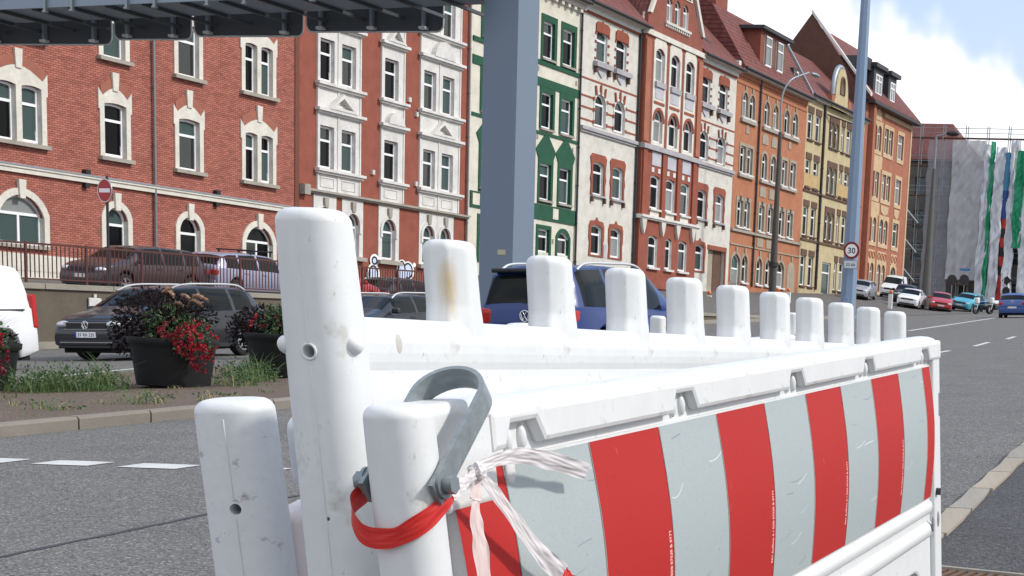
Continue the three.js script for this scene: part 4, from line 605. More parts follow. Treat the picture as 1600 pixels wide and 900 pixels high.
// ---------------------------------------------------------------- vehicles
function onGround(g, u, n, dir, yaw = 0, v = null, slopeU = 0.0467, slopeN = 0.05) {
  const up = V3(0, 1, 0).addScaledVector(U, -slopeU).addScaledVector(N, -slopeN).normalize();
  const f = U.clone().multiplyScalar(dir * Math.cos(yaw)).addScaledVector(N, dir * Math.sin(yaw)); f.addScaledVector(up, -f.dot(up)).normalize();
  g.quaternion.setFromRotationMatrix(new THREE.Matrix4().makeBasis(f, up, f.clone().cross(up))); g.position.copy(W(u, v === null ? gv(u, n) : v, n)); return g;
}
const interp = (P, x) => { if (x <= P[0][0]) return P[0][1]; for (let i = 1; i < P.length; i++) if (x <= P[i][0]) { const t = (x - P[i - 1][0]) / (P[i][0] - P[i - 1][0]); return lerp(P[i - 1][1], P[i][1], t); } return P[P.length - 1][1]; };
const TYPES = {
  hatch: { L: 4.26, W: 1.79, H: 1.46, top: [[0, 0.78], [0.06, 0.98], [0.14, 1.06], [0.5, 1.33], [0.8, 1.42], [1.6, 1.46], [2.3, 1.44], [2.6, 1.39], [3.22, 1.05], [3.45, 0.99], [3.9, 0.90], [4.15, 0.80], [4.22, 0.68], [4.26, 0.55]], belt: [[0, 0.98], [0.5, 0.99], [2.6, 0.92], [4.26, 0.86]], ws: [2.62, 3.2], rw: [0.15, 0.5], side: [[0.55, 0.85], [0.92, 1.72], [1.8, 2.75]], wheels: [0.78, 3.42], r: 0.31 },
  estate: { L: 4.6, W: 1.8, H: 1.5, top: [[0, 0.8], [0.05, 1.0], [0.12, 1.08], [0.36, 1.38], [0.7, 1.46], [1.9, 1.5], [2.7, 1.46], [2.95, 1.41], [3.55, 1.06], [3.8, 1.0], [4.25, 0.9], [4.48, 0.8], [4.56, 0.66], [4.6, 0.55]], belt: [[0, 1.0], [2.6, 0.94], [4.6, 0.88]], ws: [2.97, 3.53], rw: [0.13, 0.36], side: [[0.5, 1.1], [1.18, 2.02], [2.1, 3.1]], wheels: [0.9, 3.72], r: 0.32 },
  mpv: { L: 4.85, W: 1.9, H: 1.74, top: [[0, 0.85], [0.03, 1.06], [0.07, 1.14], [0.2, 1.5], [0.27, 1.63], [0.5, 1.71], [1.6, 1.74], [2.7, 1.70], [2.95, 1.64], [3.75, 1.14], [4.0, 1.07], [4.5, 0.95], [4.72, 0.84], [4.81, 0.7], [4.85, 0.55]], belt: [[0, 1.08], [2.6, 1.02], [4.85, 0.95]], ws: [2.98, 3.72], rw: [0.06, 0.24], side: [[0.36, 1.22], [1.3, 2.22], [2.3, 3.2]], wheels: [0.95, 3.87], r: 0.34 },
  van: { L: 4.5, W: 1.83, H: 1.84, top: [[0, 0.9], [0.02, 1.1], [0.06, 1.3], [0.13, 1.7], [0.22, 1.79], [0.6, 1.83], [2.0, 1.84], [2.6, 1.80], [2.85, 1.73], [3.5, 1.16], [3.75, 1.08], [4.2, 0.95], [4.4, 0.82], [4.47, 0.68], [4.5, 0.55]], belt: [[0, 1.08], [4.5, 0.95]], ws: [2.88, 3.48], rw: null, side: [[2.15, 3.0]], wheels: [0.86, 3.6], r: 0.32 },
  sedan: { L: 4.4, W: 1.76, H: 1.46, top: [[0, 0.7], [0.05, 0.98], [0.4, 1.02], [0.62, 1.04], [1.2, 1.38], [1.5, 1.44], [2.2, 1.46], [2.7, 1.41], [3.35, 1.04], [3.6, 0.98], [4.05, 0.9], [4.28, 0.8], [4.36, 0.68], [4.4, 0.55]], belt: [[0, 0.98], [4.4, 0.87]], ws: [2.72, 3.33], rw: [0.66, 1.2], side: [[1.1, 1.85], [1.93, 2.85]], wheels: [0.85, 3.5], r: 0.31 },
};
TYPES.low = { ...TYPES.hatch, H: 1.33, top: TYPES.hatch.top.map(([x, y]) => [x, y * 0.91]), belt: TYPES.hatch.belt.map(([x, y]) => [x, y * 0.91]) };
function carShell(type) {
  return memo('shell' + type, () => {
    const T = TYPES[type], xs = new Set(range(0, T.L, 46)); for (const [x] of T.top) xs.add(x); for (const c of T.wheels) for (const k of range(-1, 1, 12)) xs.add(c + k * (T.r + 0.06)); for (const s of T.side) { xs.add(s[0]); xs.add(s[1]); } for (const s of [T.ws, T.rw]) if (s) { xs.add(s[0]); xs.add(s[1]); }
    const X = [...xs].filter(x => x >= 0 && x <= T.L).sort((a, b) => a - b).filter((x, i, a) => !i || x - a[i - 1] > 0.012), J = 10, pos = [], C = 2 * J - 1;
    for (const x of X) {
      const e = Math.max(0, 1 - Math.min(x, T.L - x) / 0.75), w = T.W / 2 * (1 - 0.13 * e * e), top = interp(T.top, x), bl = Math.min(interp(T.belt, x), top - 0.05), k = clamp((top - interp(T.belt, x)) / (T.H - interp(T.belt, x)), 0, 1);
      let yb = 0.2 + 0.1 * e * e; for (const c of T.wheels) { const d = Math.abs(x - c), r = T.r + 0.055; if (d < r) yb = Math.max(yb, T.r + Math.sqrt(r * r - d * d)); }
      const j6 = [w * lerp(0.88, 0.75, k), top - lerp(0.012, 0.06, k)], j4 = [w * 0.95, bl];
      const H = [[w * 0.9, yb], [w * 0.985, Math.min(Math.max(yb + 0.03, 0.32), bl - 0.06)], [w, Math.min(Math.max(yb + 0.06, 0.58), bl - 0.04)], [w * 0.985, bl - 0.025], j4, [lerp(j4[0], j6[0], 0.5) + 0.02 * k, lerp(j4[1], j6[1], 0.5)], j6, [w * lerp(0.75, 0.66, k), top - lerp(0, 0.018, k)], [w * lerp(0.45, 0.4, k), top + lerp(0.012, 0.004, k)], [0, top + lerp(0.018, 0.012, k)]];
      for (let j = 0; j < C; j++) { const q = j < J ? H[j] : H[C - 1 - j]; pos.push(x - T.L / 2, q[1], j < J ? q[0] : -q[0]); }
    }
    const idx = [], reg = []; const inR = (x, r) => r && x > r[0] && x < r[1];
    for (let i = 0; i < X.length - 1; i++) for (let j = 0; j < C - 1; j++) {
      const a = i * C + j, xm = (X[i] + X[i + 1]) / 2, jj = j < J - 1 ? j : C - 2 - j; let r = 'body';
      if (jj >= 6 && inR(xm, T.ws)) r = 'windscreen'; else if (jj >= 6 && inR(xm, T.rw)) r = 'rear_window'; else if (jj === 4 || jj === 5) T.side.forEach((s, q) => { if (inR(xm, s)) r = 'side_window' + q + (j < J ? 'r' : 'l'); });
      idx.push(a, a + C, a + 1, a + 1, a + C, a + C + 1); reg.push(r, r);
    }
    for (const [i, d] of [[0, 1], [X.length - 1, -1]]) for (let j = 0; j < J - 1; j++) { const a = i * C + j, b = i * C + C - 1 - j, t = [a, a + 1, b, a + 1, b - 1, b]; if (j === J - 2) t.splice(3); if (d < 0) t.reverse(); idx.push(...t); for (let q = 0; q < t.length / 3; q++) reg.push('body'); }
    const g = new THREE.BufferGeometry(); g.setAttribute('position', new THREE.Float32BufferAttribute(pos, 3)); g.setIndex(idx); g.computeVertexNormals();
    const out = {}; reg.forEach((r, t) => (out[r] ||= []).push(idx[3 * t], idx[3 * t + 1], idx[3 * t + 2]));
    for (const r in out) { const s = new THREE.BufferGeometry(); s.setAttribute('position', g.attributes.position); s.setAttribute('normal', g.attributes.normal); s.setIndex(out[r]); out[r] = mergeVertices(s.toNonIndexed(), 1e-5); }
    return out;
  });
}
function emblem(r = 0.075) { return memo('emblem' + r, () => { const t = new THREE.TorusGeometry(r, r * 0.12, 6, 24), b = (x0, y0, x1, y1) => bar(V3(x0 * r, y0 * r, 0), V3(x1 * r, y1 * r, 0), r * 0.11, 5); return merge([t, b(-0.42, 0.9, 0, 0.05), b(0.42, 0.9, 0, 0.05), b(-0.85, 0.45, -0.42, -0.85), b(-0.42, -0.85, 0, -0.05), b(0, -0.05, 0.42, -0.85), b(0.42, -0.85, 0.85, 0.45)]); }); }
const wheelParts = r => memo('wheel' + r, () => {
  const prof = [[r * 0.62, -0.1], [r * 0.93, -0.1], [r, -0.07], [r, 0.07], [r * 0.93, 0.1], [r * 0.62, 0.1]].map(p => new THREE.Vector2(...p)), ty = new THREE.LatheGeometry(prof, 28); ty.rotateX(Math.PI / 2);
  const gs = []; const ring = new THREE.TorusGeometry(r * 0.6, 0.022, 6, 26); ring.translate(0, 0, 0.08); gs.push(ring); for (let i = 0; i < 5; i++) { const s = rbox(-0.035, 0.035, 0, r * 0.6, 0.05, 0.085, 0.01, 1); s.rotateZ(i * Math.PI * 0.4); gs.push(s); } const hub = new THREE.CylinderGeometry(0.06, 0.06, 0.06, 12); hub.rotateX(Math.PI / 2); hub.translate(0, 0, 0.06); gs.push(hub);
  const back = new THREE.CylinderGeometry(r * 0.6, r * 0.6, 0.05, 20); back.rotateX(Math.PI / 2); return [ty, merge(gs), back];
});
function makeCar(name, label, cat, type, paint, o = {}, group) {
  const T = TYPES[type], t = thing(name, label, cat, V3(0, 0, 0), 0, group), S = carShell(type), h = T.L / 2, w = T.W / 2;
  const body = part('body', S.body, paint, t);
  for (const r in S) if (r !== 'body') part(r.startsWith('side') ? 'side_window' : r, S[r], M.carGlass, t);
  part('underbody', [box(-h + 0.15, h - 0.15, 0.16, 0.3, -w + 0.2, w - 0.2), box(-h + 0.1, h - 0.1, 0.3, 0.62, -w + 0.28, w - 0.28)], M.under, t);
  for (const c of T.wheels) for (const s of [1, -1]) { const [ty, rm, bk] = wheelParts(T.r), wh = part('wheel', ty, M.tyre, t); wh.position.set(c - h, T.r, s * (w - 0.13)); if (s < 0) wh.rotation.y = Math.PI; part('rim', rm, o.rim || M.rim, wh); part('rim_dish', bk, M.black, wh); }
  const fy = interp(T.belt, T.L) - 0.16;
  for (const s of [1, -1]) {
    const hl = new THREE.SphereGeometry(1, 14, 8); hl.scale(0.22, 0.085, 0.2); hl.rotateY(s * 0.35); hl.translate(h - 0.2, fy, s * (w - 0.27)); part('headlight', hl, M.lampClear, t);
    const tall = type === 'van' || type === 'mpv'; const tl = tall && type === 'van' ? rbox(-h - 0.01, -h + 0.12, 0.72, 1.3, -0.05, 0.09, 0.03) : type === 'mpv' ? (() => { const g = rbox(-h - 0.01, -h + 0.42, 0.78, 1.06, -0.22, 0.09, 0.08, 4), p = g.attributes.position; for (let i = 0; i < p.count; i++) { const k = (p.getX(i) + h) / 0.42; p.setY(i, p.getY(i) - 0.1 * Math.max(0, k - 0.3) * (1.06 - p.getY(i)) * -3.2); p.setZ(i, p.getZ(i) - 0.07 * (1 - k) * (s > 0 ? 1 : 0)); } if (s < 0) g.scale(1, 1, -1); g.computeVertexNormals(); return g; })() : rbox(-h - 0.01, -h + 0.22, 0.74, 0.93, -0.2, 0.04, 0.05); if (s < 0) tl.scale(1, 1, 1); tl.translate(0, 0, s > 0 ? w - 0.13 : -w + 0.13 + (type === 'hatch' || type === 'sedan' || type === 'estate' ? 0.16 : type === 'mpv' ? 0.0 : 0)); part('tail_light', tl, M.lampRed, t);
    const mx = T.ws[1] - h - 0.3, my = interp(T.belt, T.ws[1]) + 0.1; part('mirror', rbox(mx - 0.06, mx + 0.08, my - 0.07, my + 0.07, Math.min(s * (w - 0.02), s * (w + 0.18)), Math.max(s * (w - 0.02), s * (w + 0.18)), 0.04), paint, t);
    for (const q of T.side.slice(-2)) part('door_handle', rbox(q[0] - h + 0.1, q[0] - h + 0.3, interp(T.belt, q[0]) - 0.14, interp(T.belt, q[0]) - 0.1, Math.min(s * (w - 0.02), s * (w + 0.015)), Math.max(s * (w - 0.02), s * (w + 0.015)), 0.01), paint, t);
    part('sill_trim', box(-h + T.wheels[0] + 0.4, -h + T.wheels[1] - 0.4, 0.22, 0.3, Math.min(s * (w - 0.05), s * (w - 0.005)), Math.max(s * (w - 0.05), s * (w - 0.005))), M.black, t);
    if (o.rails) part('roof_rail', tube([V3(-h + 0.5, T.H - 0.09, s * w * 0.72), V3(-h + 0.7, T.H - 0.005, s * w * 0.715), V3(-h + T.L * 0.35, T.H + 0.03, s * w * 0.71), V3(-h + T.L * 0.55, T.H, s * w * 0.71), V3(-h + T.ws[0] - 0.05, T.H - 0.11, s * w * 0.72)], 0.022, 24, 6), o.railMat || M.aluEdge, t);
  }
  part('grille', rbox(h - 0.13, h - 0.02, fy - 0.1, fy + 0.05, -w + 0.4, w - 0.4, 0.02), M.black, t); part('lower_grille', rbox(h - 0.12, h + 0.01, 0.3, 0.42, -w + 0.25, w - 0.25, 0.03), M.black, t);
  part('front_bumper', rbox(h - 0.16, h + 0.015, 0.25, 0.3, -w + 0.2, w - 0.2, 0.02), M.black, t); if (type !== 'van') part('rear_bumper', rbox(-h - 0.03, -h + 0.2, 0.34, 0.6, -w + 0.12, w - 0.12, 0.05), paint, t);
  const plate = (x, y, name) => part(name, box(x - 0.012, x + 0.012, y - 0.055, y + 0.055, -0.26, 0.26), M.white, t);
  const fp = plate(h + 0.0, 0.52, 'front_plate'), rp = plate(-h - 0.035, o.rearPlate || 0.62, 'rear_plate');
  if (o.plate) { const tx = canvasTex(512, 112, (x, W_, H_) => { x.fillStyle = '#eef0f2'; x.fillRect(0, 0, W_, H_); x.fillStyle = '#1d3fa0'; x.fillRect(0, 0, 44, H_); x.fillStyle = '#121214'; x.font = 'bold 88px sans-serif'; x.textAlign = 'center'; x.textBaseline = 'middle'; x.fillText(o.plate, 280, 60); }); const pg = new THREE.PlaneGeometry(0.52, 0.11); pg.rotateY(Math.PI / 2); pg.translate(h + 0.014, 0.52, 0); part('print', pg, std(1, 1, 1, 0.4, 0, { map: tx }), fp); }
  if (o.emblem) { const e = emblem().clone(); e.rotateY(Math.PI / 2); e.translate(h - 0.005, fy - 0.01, 0); part('emblem', e, M.chrome, t); const e2 = emblem().clone(); e2.scale(1.15, 1.15, 1); e2.rotateY(-Math.PI / 2); e2.translate(-h - 0.01 + (type === 'mpv' ? 0.0 : 0.05), 0.93, 0); part('emblem', e2, M.chrome, t); for (const y of [fy - 0.1, fy + 0.03]) part('grille_bar', box(h - 0.03, h - 0.01, y, y + 0.015, -w + 0.36, w - 0.36), M.chrome, t); part('bumper_trim', box(h - 0.03, h + 0.012, 0.36, 0.38, -w + 0.25, w - 0.25), M.chrome, t); }
  if (o.rack) { for (const x of [-0.4, 0.6]) part('roof_bar', [bar(V3(x, T.H + 0.1, -w * 0.8), V3(x, T.H + 0.1, w * 0.8), 0.025), box(x - 0.03, x + 0.03, T.H - 0.06, T.H + 0.1, -w * 0.72, -w * 0.68), box(x - 0.03, x + 0.03, T.H - 0.06, T.H + 0.1, w * 0.68, w * 0.72)], M.black, t); }
  if (o.spoiler) part('spoiler', rbox(-h + 0.1, -h + 0.55, T.H - 0.13, T.H - 0.06, -w * 0.68, w * 0.68, 0.03), o.spoiler, t);
  if (o.wiper) part('rear_wiper', bar(V3(-h + 0.05, 1.13, 0), V3(-h + 0.12, 1.2, -0.4), 0.012), M.black, t);
  if (type === 'van') for (const q of [1, -1]) { part('rub_strip', rbox(-h + 1.3, h - 1.4, 0.62, 0.7, Math.min(q * (w - 0.02), q * (w + 0.015)), Math.max(q * (w - 0.02), q * (w + 0.015)), 0.01), M.black, t); part('slide_rail', rbox(-h + 0.35, h - 2.2, 1.02, 1.05, Math.min(q * (w - 0.06), q * (w - 0.012)), Math.max(q * (w - 0.06), q * (w - 0.012)), 0.005), M.black, t); }
  return t;
}
const navy = new THREE.MeshPhysicalMaterial({ color: col(0.003, 0.026, 0.15), roughness: 0.35, metalness: 0, clearcoat: 0.25, clearcoatRoughness: 0.05, side: THREE.DoubleSide }), greyDark = carPaint(0.02, 0.022, 0.027, 0.4), whiteP = carPaint(0.75, 0.76, 0.78, 0), silver = carPaint(0.45, 0.46, 0.49, 0.5), lilacSilver = carPaint(0.34, 0.34, 0.44, 0.5), redP = carPaint(0.42, 0.012, 0.012, 0.1), teal = carPaint(0.05, 0.36, 0.46, 0.2), blackP = carPaint(0.012, 0.012, 0.014, 0.3);
onGround(makeCar('delivery_van', 'white delivery van driving past the planted traffic island', 'van', 'van', whiteP), 21.65, -24.0, -1);
onGround(makeCar('hatchback_car', 'dark grey car with front number plate EF RH 235', 'car', 'estate', greyDark, { emblem: true, plate: 'EF RH 235', rails: true }), 29.45, -25.2, -1);
onGround(makeCar('people_carrier', 'blue people carrier with roof rails behind the white barriers', 'car', 'mpv', navy, { emblem: true, rails: true, spoiler: M.black, wiper: true }), 26.4, -13.5, 1);
onGround(makeCar('saloon_car', 'black car with silver roof line below the railing, partly behind the barrier', 'car', 'low', blackP, { rails: true }), 37.6, -25.4, -1);
{ // parked on the upper street
  const P = [['suv_car', 'dark brown car parked behind the railing, facing the sign', 'estate', carPaint(0.045, 0.028, 0.03, 0.4), 42.6, -37.6, -1, {}], ['estate_car', 'lilac silver estate car with black roof bars behind the railing', 'estate', lilacSilver, 47.3, -37.4, 1, { rack: true }], ['hatchback_car', 'red hatchback parked behind the railing', 'hatch', redP, 52.0, -37.4, 1, {}], ['hatchback_car', 'dark hatchback parked behind the railing beside the red car', 'hatch', greyDark, 56.6, -37.4, 1, {}]];
  for (const [nm, lab, ty, pt, u, n, d, o] of P) onGround(makeCar(nm, lab, 'car', ty, pt, o), u, n, d, 0, upper(u, n) + 0.02, 0.02, -0.01);
}
{ // cars at the far end
  const P = [['hatchback_car', 'silver car parked in front of the yellow house', 'hatch', silver, 128, -42.4, -1, -0.12, 3.1], ['delivery_van', 'white van parked in front of the terracotta house', 'van', whiteP, 139, -43.2, -1, -0.15, 3.55], ['hatchback_car', 'black car parked between white van and white saloon', 'hatch', blackP, 134, -40.6, -1, -0.2, null], ['saloon_car', 'white saloon car at the foot of the corner house', 'sedan', whiteP, 128.5, -38.4, -1, -0.12, null], ['hatchback_car', 'red hatchback before the scaffolded building', 'hatch', redP, 129.5, -36.3, -1, -0.3, null], ['hatchback_car', 'turquoise hatchback before the scaffolded building', 'hatch', teal, 134, -35.2, -1, 0.1, null]];
  for (const [nm, lab, ty, pt, u, n, d, y, v] of P) onGround(makeCar(nm, lab, ty === 'van' ? 'van' : 'car', ty, pt, {}), u, n, d, y, Math.max(gv(u, n), upper(u, n)), 0.045, -0.1);
  onGround(makeCar('hatchback_car', 'blue hatchback driving away up the road', 'car', 'hatch', carPaint(0.035, 0.085, 0.26, 0.4), { emblem: true }), 100.7, -23.4, 1, -0.12);
  for (const [u, n, lab] of [[122, -30.9, 'parked motorcycle with blue tank beside the chute'], [122.4, -29.9, 'parked motorcycle with pale fairing nearer the blue car']]) {
    const m = thing('motorcycle', lab, 'motorcycle', V3(0, 0, 0)); onGround(m, u, n, -1, 0.5);
    for (const x of [-0.72, 0.72]) { const w = new THREE.TorusGeometry(0.27, 0.07, 8, 20); w.translate(x, 0.33, 0); part('wheel', w, M.tyre, m); }
    part('tank', rbox(-0.15, 0.4, 0.7, 0.98, -0.15, 0.15, 0.1), n < -30.5 ? navy : whiteP, m); part('seat', rbox(-0.75, -0.1, 0.76, 0.88, -0.14, 0.14, 0.05), M.black, m); part('engine', rbox(-0.3, 0.35, 0.3, 0.68, -0.17, 0.17, 0.08), M.darkMetal, m); part('fork', [bar(V3(0.72, 0.33, 0.09), V3(0.45, 1.05, 0.09), 0.025), bar(V3(0.72, 0.33, -0.09), V3(0.45, 1.05, -0.09), 0.025)], M.chrome, m); part('handlebar', bar(V3(0.4, 1.1, -0.38), V3(0.4, 1.1, 0.38), 0.02), M.darkMetal, m); part('fairing', rbox(0.4, 0.7, 0.75, 1.2, -0.17, 0.17, 0.1), whiteP, m);
  }
  for (const [lab, u, n, v] of [['white beacon post with amber lamp in front of the gateway', 98.67, -42.78, 1.3], ['white beacon post with amber lamp beside the street lamp pole', 106.8, -41.3, 1.95], ['white beacon post with amber lamp in front of the blind arch', 107.02, -40.62, 1.99], ['white beacon post with amber lamp near the white saloon', 121.9, -38.05, 2.72]]) {
    const t = thing('warning_beacon', lab, 'warning beacon', W(u, v, n), ROT); part('panel', rbox(-0.09, 0.09, 0.05, 1.35, -0.16, 0.16, 0.02), M.plastic, t); part('foot', rbox(-0.3, 0.3, 0, 0.08, -0.25, 0.25, 0.03), M.black, t); const l = new THREE.SphereGeometry(0.13, 12, 8); l.scale(0.8, 1, 1); l.translate(0, 1.52, 0); part('lamp', l, M.lampAmber, t);
  }
}

// ---------------------------------------------------------------- planters and weeds on the island
function leafGeo(list) { // list of {p, d, up, l, w}: pointed leaf of four triangles with a bend
  const pos = [], nor = [], A = V3(), B = V3();
  for (const { p, d, s, l, w, b = 0.15 } of list) {
    const up = d.clone().cross(s).normalize(), m = p.clone().addScaledVector(d, l * 0.5).addScaledVector(up, l * b), e = p.clone().addScaledVector(d, l), L = m.clone().addScaledVector(s, w), R = m.clone().addScaledVector(s, -w);
    for (const t of [p, R, m, p, m, L, m, R, e, m, e, L]) { pos.push(t.x, t.y, t.z); }
  }
  const g = new THREE.BufferGeometry(); g.setAttribute('position', new THREE.Float32BufferAttribute(pos, 3)); g.computeVertexNormals(); return g;
}
const leafMat = (r, g, b, t = 0.25) => new THREE.MeshPhysicalMaterial({ color: col(r, g, b), roughness: 0.75, transmission: t, thickness: 0, side: THREE.DoubleSide });
const LM = { green: leafMat(0.05, 0.11, 0.03), purple: std(0.012, 0.005, 0.007, 1), red: leafMat(0.36, 0.006, 0.02, 0.15), crimson: leafMat(0.22, 0.004, 0.02, 0.15), grass: leafMat(0.10, 0.17, 0.035), dry: leafMat(0.42, 0.32, 0.14), plume: std(0.32, 0.19, 0.12, 0.95), pot: std(0.004, 0.0042, 0.0045, 0.85), soil: std(0.04, 0.03, 0.02, 1) };
const unit = r => { const z = r() * 2 - 1, a = r() * 6.283, q = Math.sqrt(1 - z * z); return V3(q * Math.cos(a), z, q * Math.sin(a)); };
function clump(r, c, rad, n, l, w) { const o = []; for (let i = 0; i < n; i++) { const d = unit(r), k = Math.pow(r(), 0.4); const p = V3(c[0] + d.x * rad[0] * k, c[1] + d.y * rad[1] * k, c[2] + d.z * rad[2] * k); const dir = d.clone().add(unit(r).multiplyScalar(0.8)).normalize(), s = dir.clone().cross(unit(r)).normalize(); const q = 0.6 + 0.7 * r(); o.push({ p, d: dir, s, l: l * q, w: w * q }); } return o; }
function blades(r, c, n, h, spread, lean, w = 0.006) { // curved grass blades
  const pos = []; for (let i = 0; i < n; i++) { const a = r() * 6.283, q = spread * Math.sqrt(r()), p = V3(c[0] + q * Math.cos(a), c[1], c[2] + q * Math.sin(a)), b = r() * 6.283, hh = h * (0.5 + 0.6 * r()), ln = lean * (0.3 + r()) * hh, dx = Math.cos(b), dz = Math.sin(b); let pr = null; for (let k = 0; k <= 4; k++) { const t = k / 4, ww = w * (1 - t * 0.92), x = V3(p.x + dx * ln * t * t, p.y + hh * (t - 0.25 * lean * t * t), p.z + dz * ln * t * t), L = V3(x.x - dz * ww, x.y, x.z + dx * ww), R = V3(x.x + dz * ww, x.y, x.z - dx * ww); if (pr) for (const v of [pr[0], pr[1], R, pr[0], R, L]) pos.push(v.x, v.y, v.z); pr = [L, R]; } }
  const g = new THREE.BufferGeometry(); g.setAttribute('position', new THREE.Float32BufferAttribute(pos, 3)); g.computeVertexNormals(); return g;
}
function planter(u, n, label, seed, o) { const lo = o.low || 0;
  const r = rng(seed), t = thing('planter', label, 'planter', W(u, gv(u, n) + 0.11, n), ROT - Math.PI / 2, null);
  const pot = new THREE.LatheGeometry([[0.0, 0], [0.5, 0], [0.51, 0.02], [0.585, 0.58], [0.63, 0.6], [0.64, 0.68], [0.6, 0.69], [0.56, 0.66], [0.54, 0.6], [0, 0.6]].map(p => new THREE.Vector2(...p)), 40); t.scale.setScalar(0.88); part('pot', pot, LM.pot, t); part('soil', cyl(0.54, 0.54, 0.04, 0, 0.6, 0, 24), LM.soil, t);
  part('dark_leaves', leafGeo([...clump(r, [-0.3, 0.95 - lo, 0.05], [0.62, 0.44 - lo * 0.5, 0.5], 1500, 0.075, 0.017), ...clump(r, [0.1, 1.0 - lo, -0.1], [0.5, 0.32 - lo * 0.4, 0.4], 700, 0.075, 0.016), ...clump(r, [-0.7, 0.7, 0.1], [0.28, 0.3, 0.3], 400, 0.07, 0.016)]), LM.purple, t).userData.kind = 'stuff';
  part('green_leaves', leafGeo([...clump(r, [0.12, 0.85, 0.2], [0.4, 0.3, 0.35], 560, 0.075, 0.016), ...clump(r, [0.55, 0.72, 0.25], [0.35, 0.3, 0.3], 360, 0.06, 0.018)]), LM.green, t).userData.kind = 'stuff';
  const fl = []; for (const [x, y, z, a, b, c, k] of o.flowers) for (let i = 0; i < k; i++) { const d = unit(r); const p = V3(x + d.x * a, y + d.y * b, z + Math.abs(d.z) * c); for (let q = 0; q < 6; q++) { const dir = unit(r); dir.z = Math.abs(dir.z) * 0.6; dir.normalize(); fl.push({ p: p.clone(), d: dir, s: dir.clone().cross(unit(r)).normalize(), l: 0.035 + 0.025 * r(), w: 0.02, b: 0.1 }); } }
  part('blossoms', leafGeo(fl.slice(0, Math.floor(fl.length * 0.6))), LM.red, t).userData.kind = 'stuff'; part('dark_blossoms', leafGeo(fl.slice(Math.floor(fl.length * 0.6))), LM.crimson, t).userData.kind = 'stuff';
  part('grass_blades', blades(r, [0.05, 0.65, 0], 420, 0.85 - lo, 0.3, 1.0, 0.006), LM.purple, t).userData.kind = 'stuff'; part('green_blades', blades(r, [0.1, 0.65, 0.1], 40, 0.6, 0.3, 0.7, 0.007), LM.grass, t).userData.kind = 'stuff';
  for (const [x, h, dx] of o.plumes) { const pts = [V3(x * 0.3, 0.7, 0), V3(x, 0.7 + h * 0.7, 0.05), V3(x + dx * 0.4, 0.7 + h, 0.08), V3(x + dx, 0.7 + h * 0.9, 0.1)], cv = new THREE.CatmullRomCurve3(pts), st = new THREE.TubeGeometry(cv, 14, 0.004, 4), g = new THREE.TubeGeometry(new THREE.CatmullRomCurve3([cv.getPoint(0.62), cv.getPoint(0.75), cv.getPoint(0.88), cv.getPoint(1)]), 14, 0.024, 7), p = g.attributes.position; for (let i = 0; i < p.count; i++) { p.setXYZ(i, p.getX(i) + (r() - 0.5) * 0.02, p.getY(i) + (r() - 0.5) * 0.02, p.getZ(i) + (r() - 0.5) * 0.02); } part('plume', merge([st, g]), LM.plume, t); }
  return t;
}
planter(17.8, -15.15, 'round black planter with dark grasses, brown plumes and red flowers', 21, { flowers: [[0.62, 0.68, 0.2, 0.34, 0.26, 0.35, 100], [0.4, 0.8, 0.3, 0.28, 0.16, 0.3, 40], [0.72, 0.45, 0.2, 0.18, 0.2, 0.25, 36]], plumes: [[0.15, 0.62, 0.25], [0.1, 0.7, -0.2], [0.25, 0.55, 0.35], [0.0, 0.5, 0.3], [-0.1, 0.66, 0.2], [-0.5, 0.35, -0.05], [-0.45, 0.3, 0.1], [0.3, 0.62, 0.4]] });
planter(16.22, -16.82, 'round black planter with red flowers beside the white van', 22, { low: 0.3, flowers: [[0.5, 0.76, 0.3, 0.42, 0.22, 0.4, 150], [0.7, 0.52, 0.25, 0.24, 0.26, 0.3, 90]], plumes: [[-0.2, 0.6, -0.3]] });
planter(20.25, -15.3, 'round black planter with dark foliage beside the tall barrier post', 23, { low: 0.18, flowers: [[-0.1, 0.8, 0.3, 0.3, 0.2, 0.3, 12]], plumes: [[0.2, 0.5, 0.3]] });
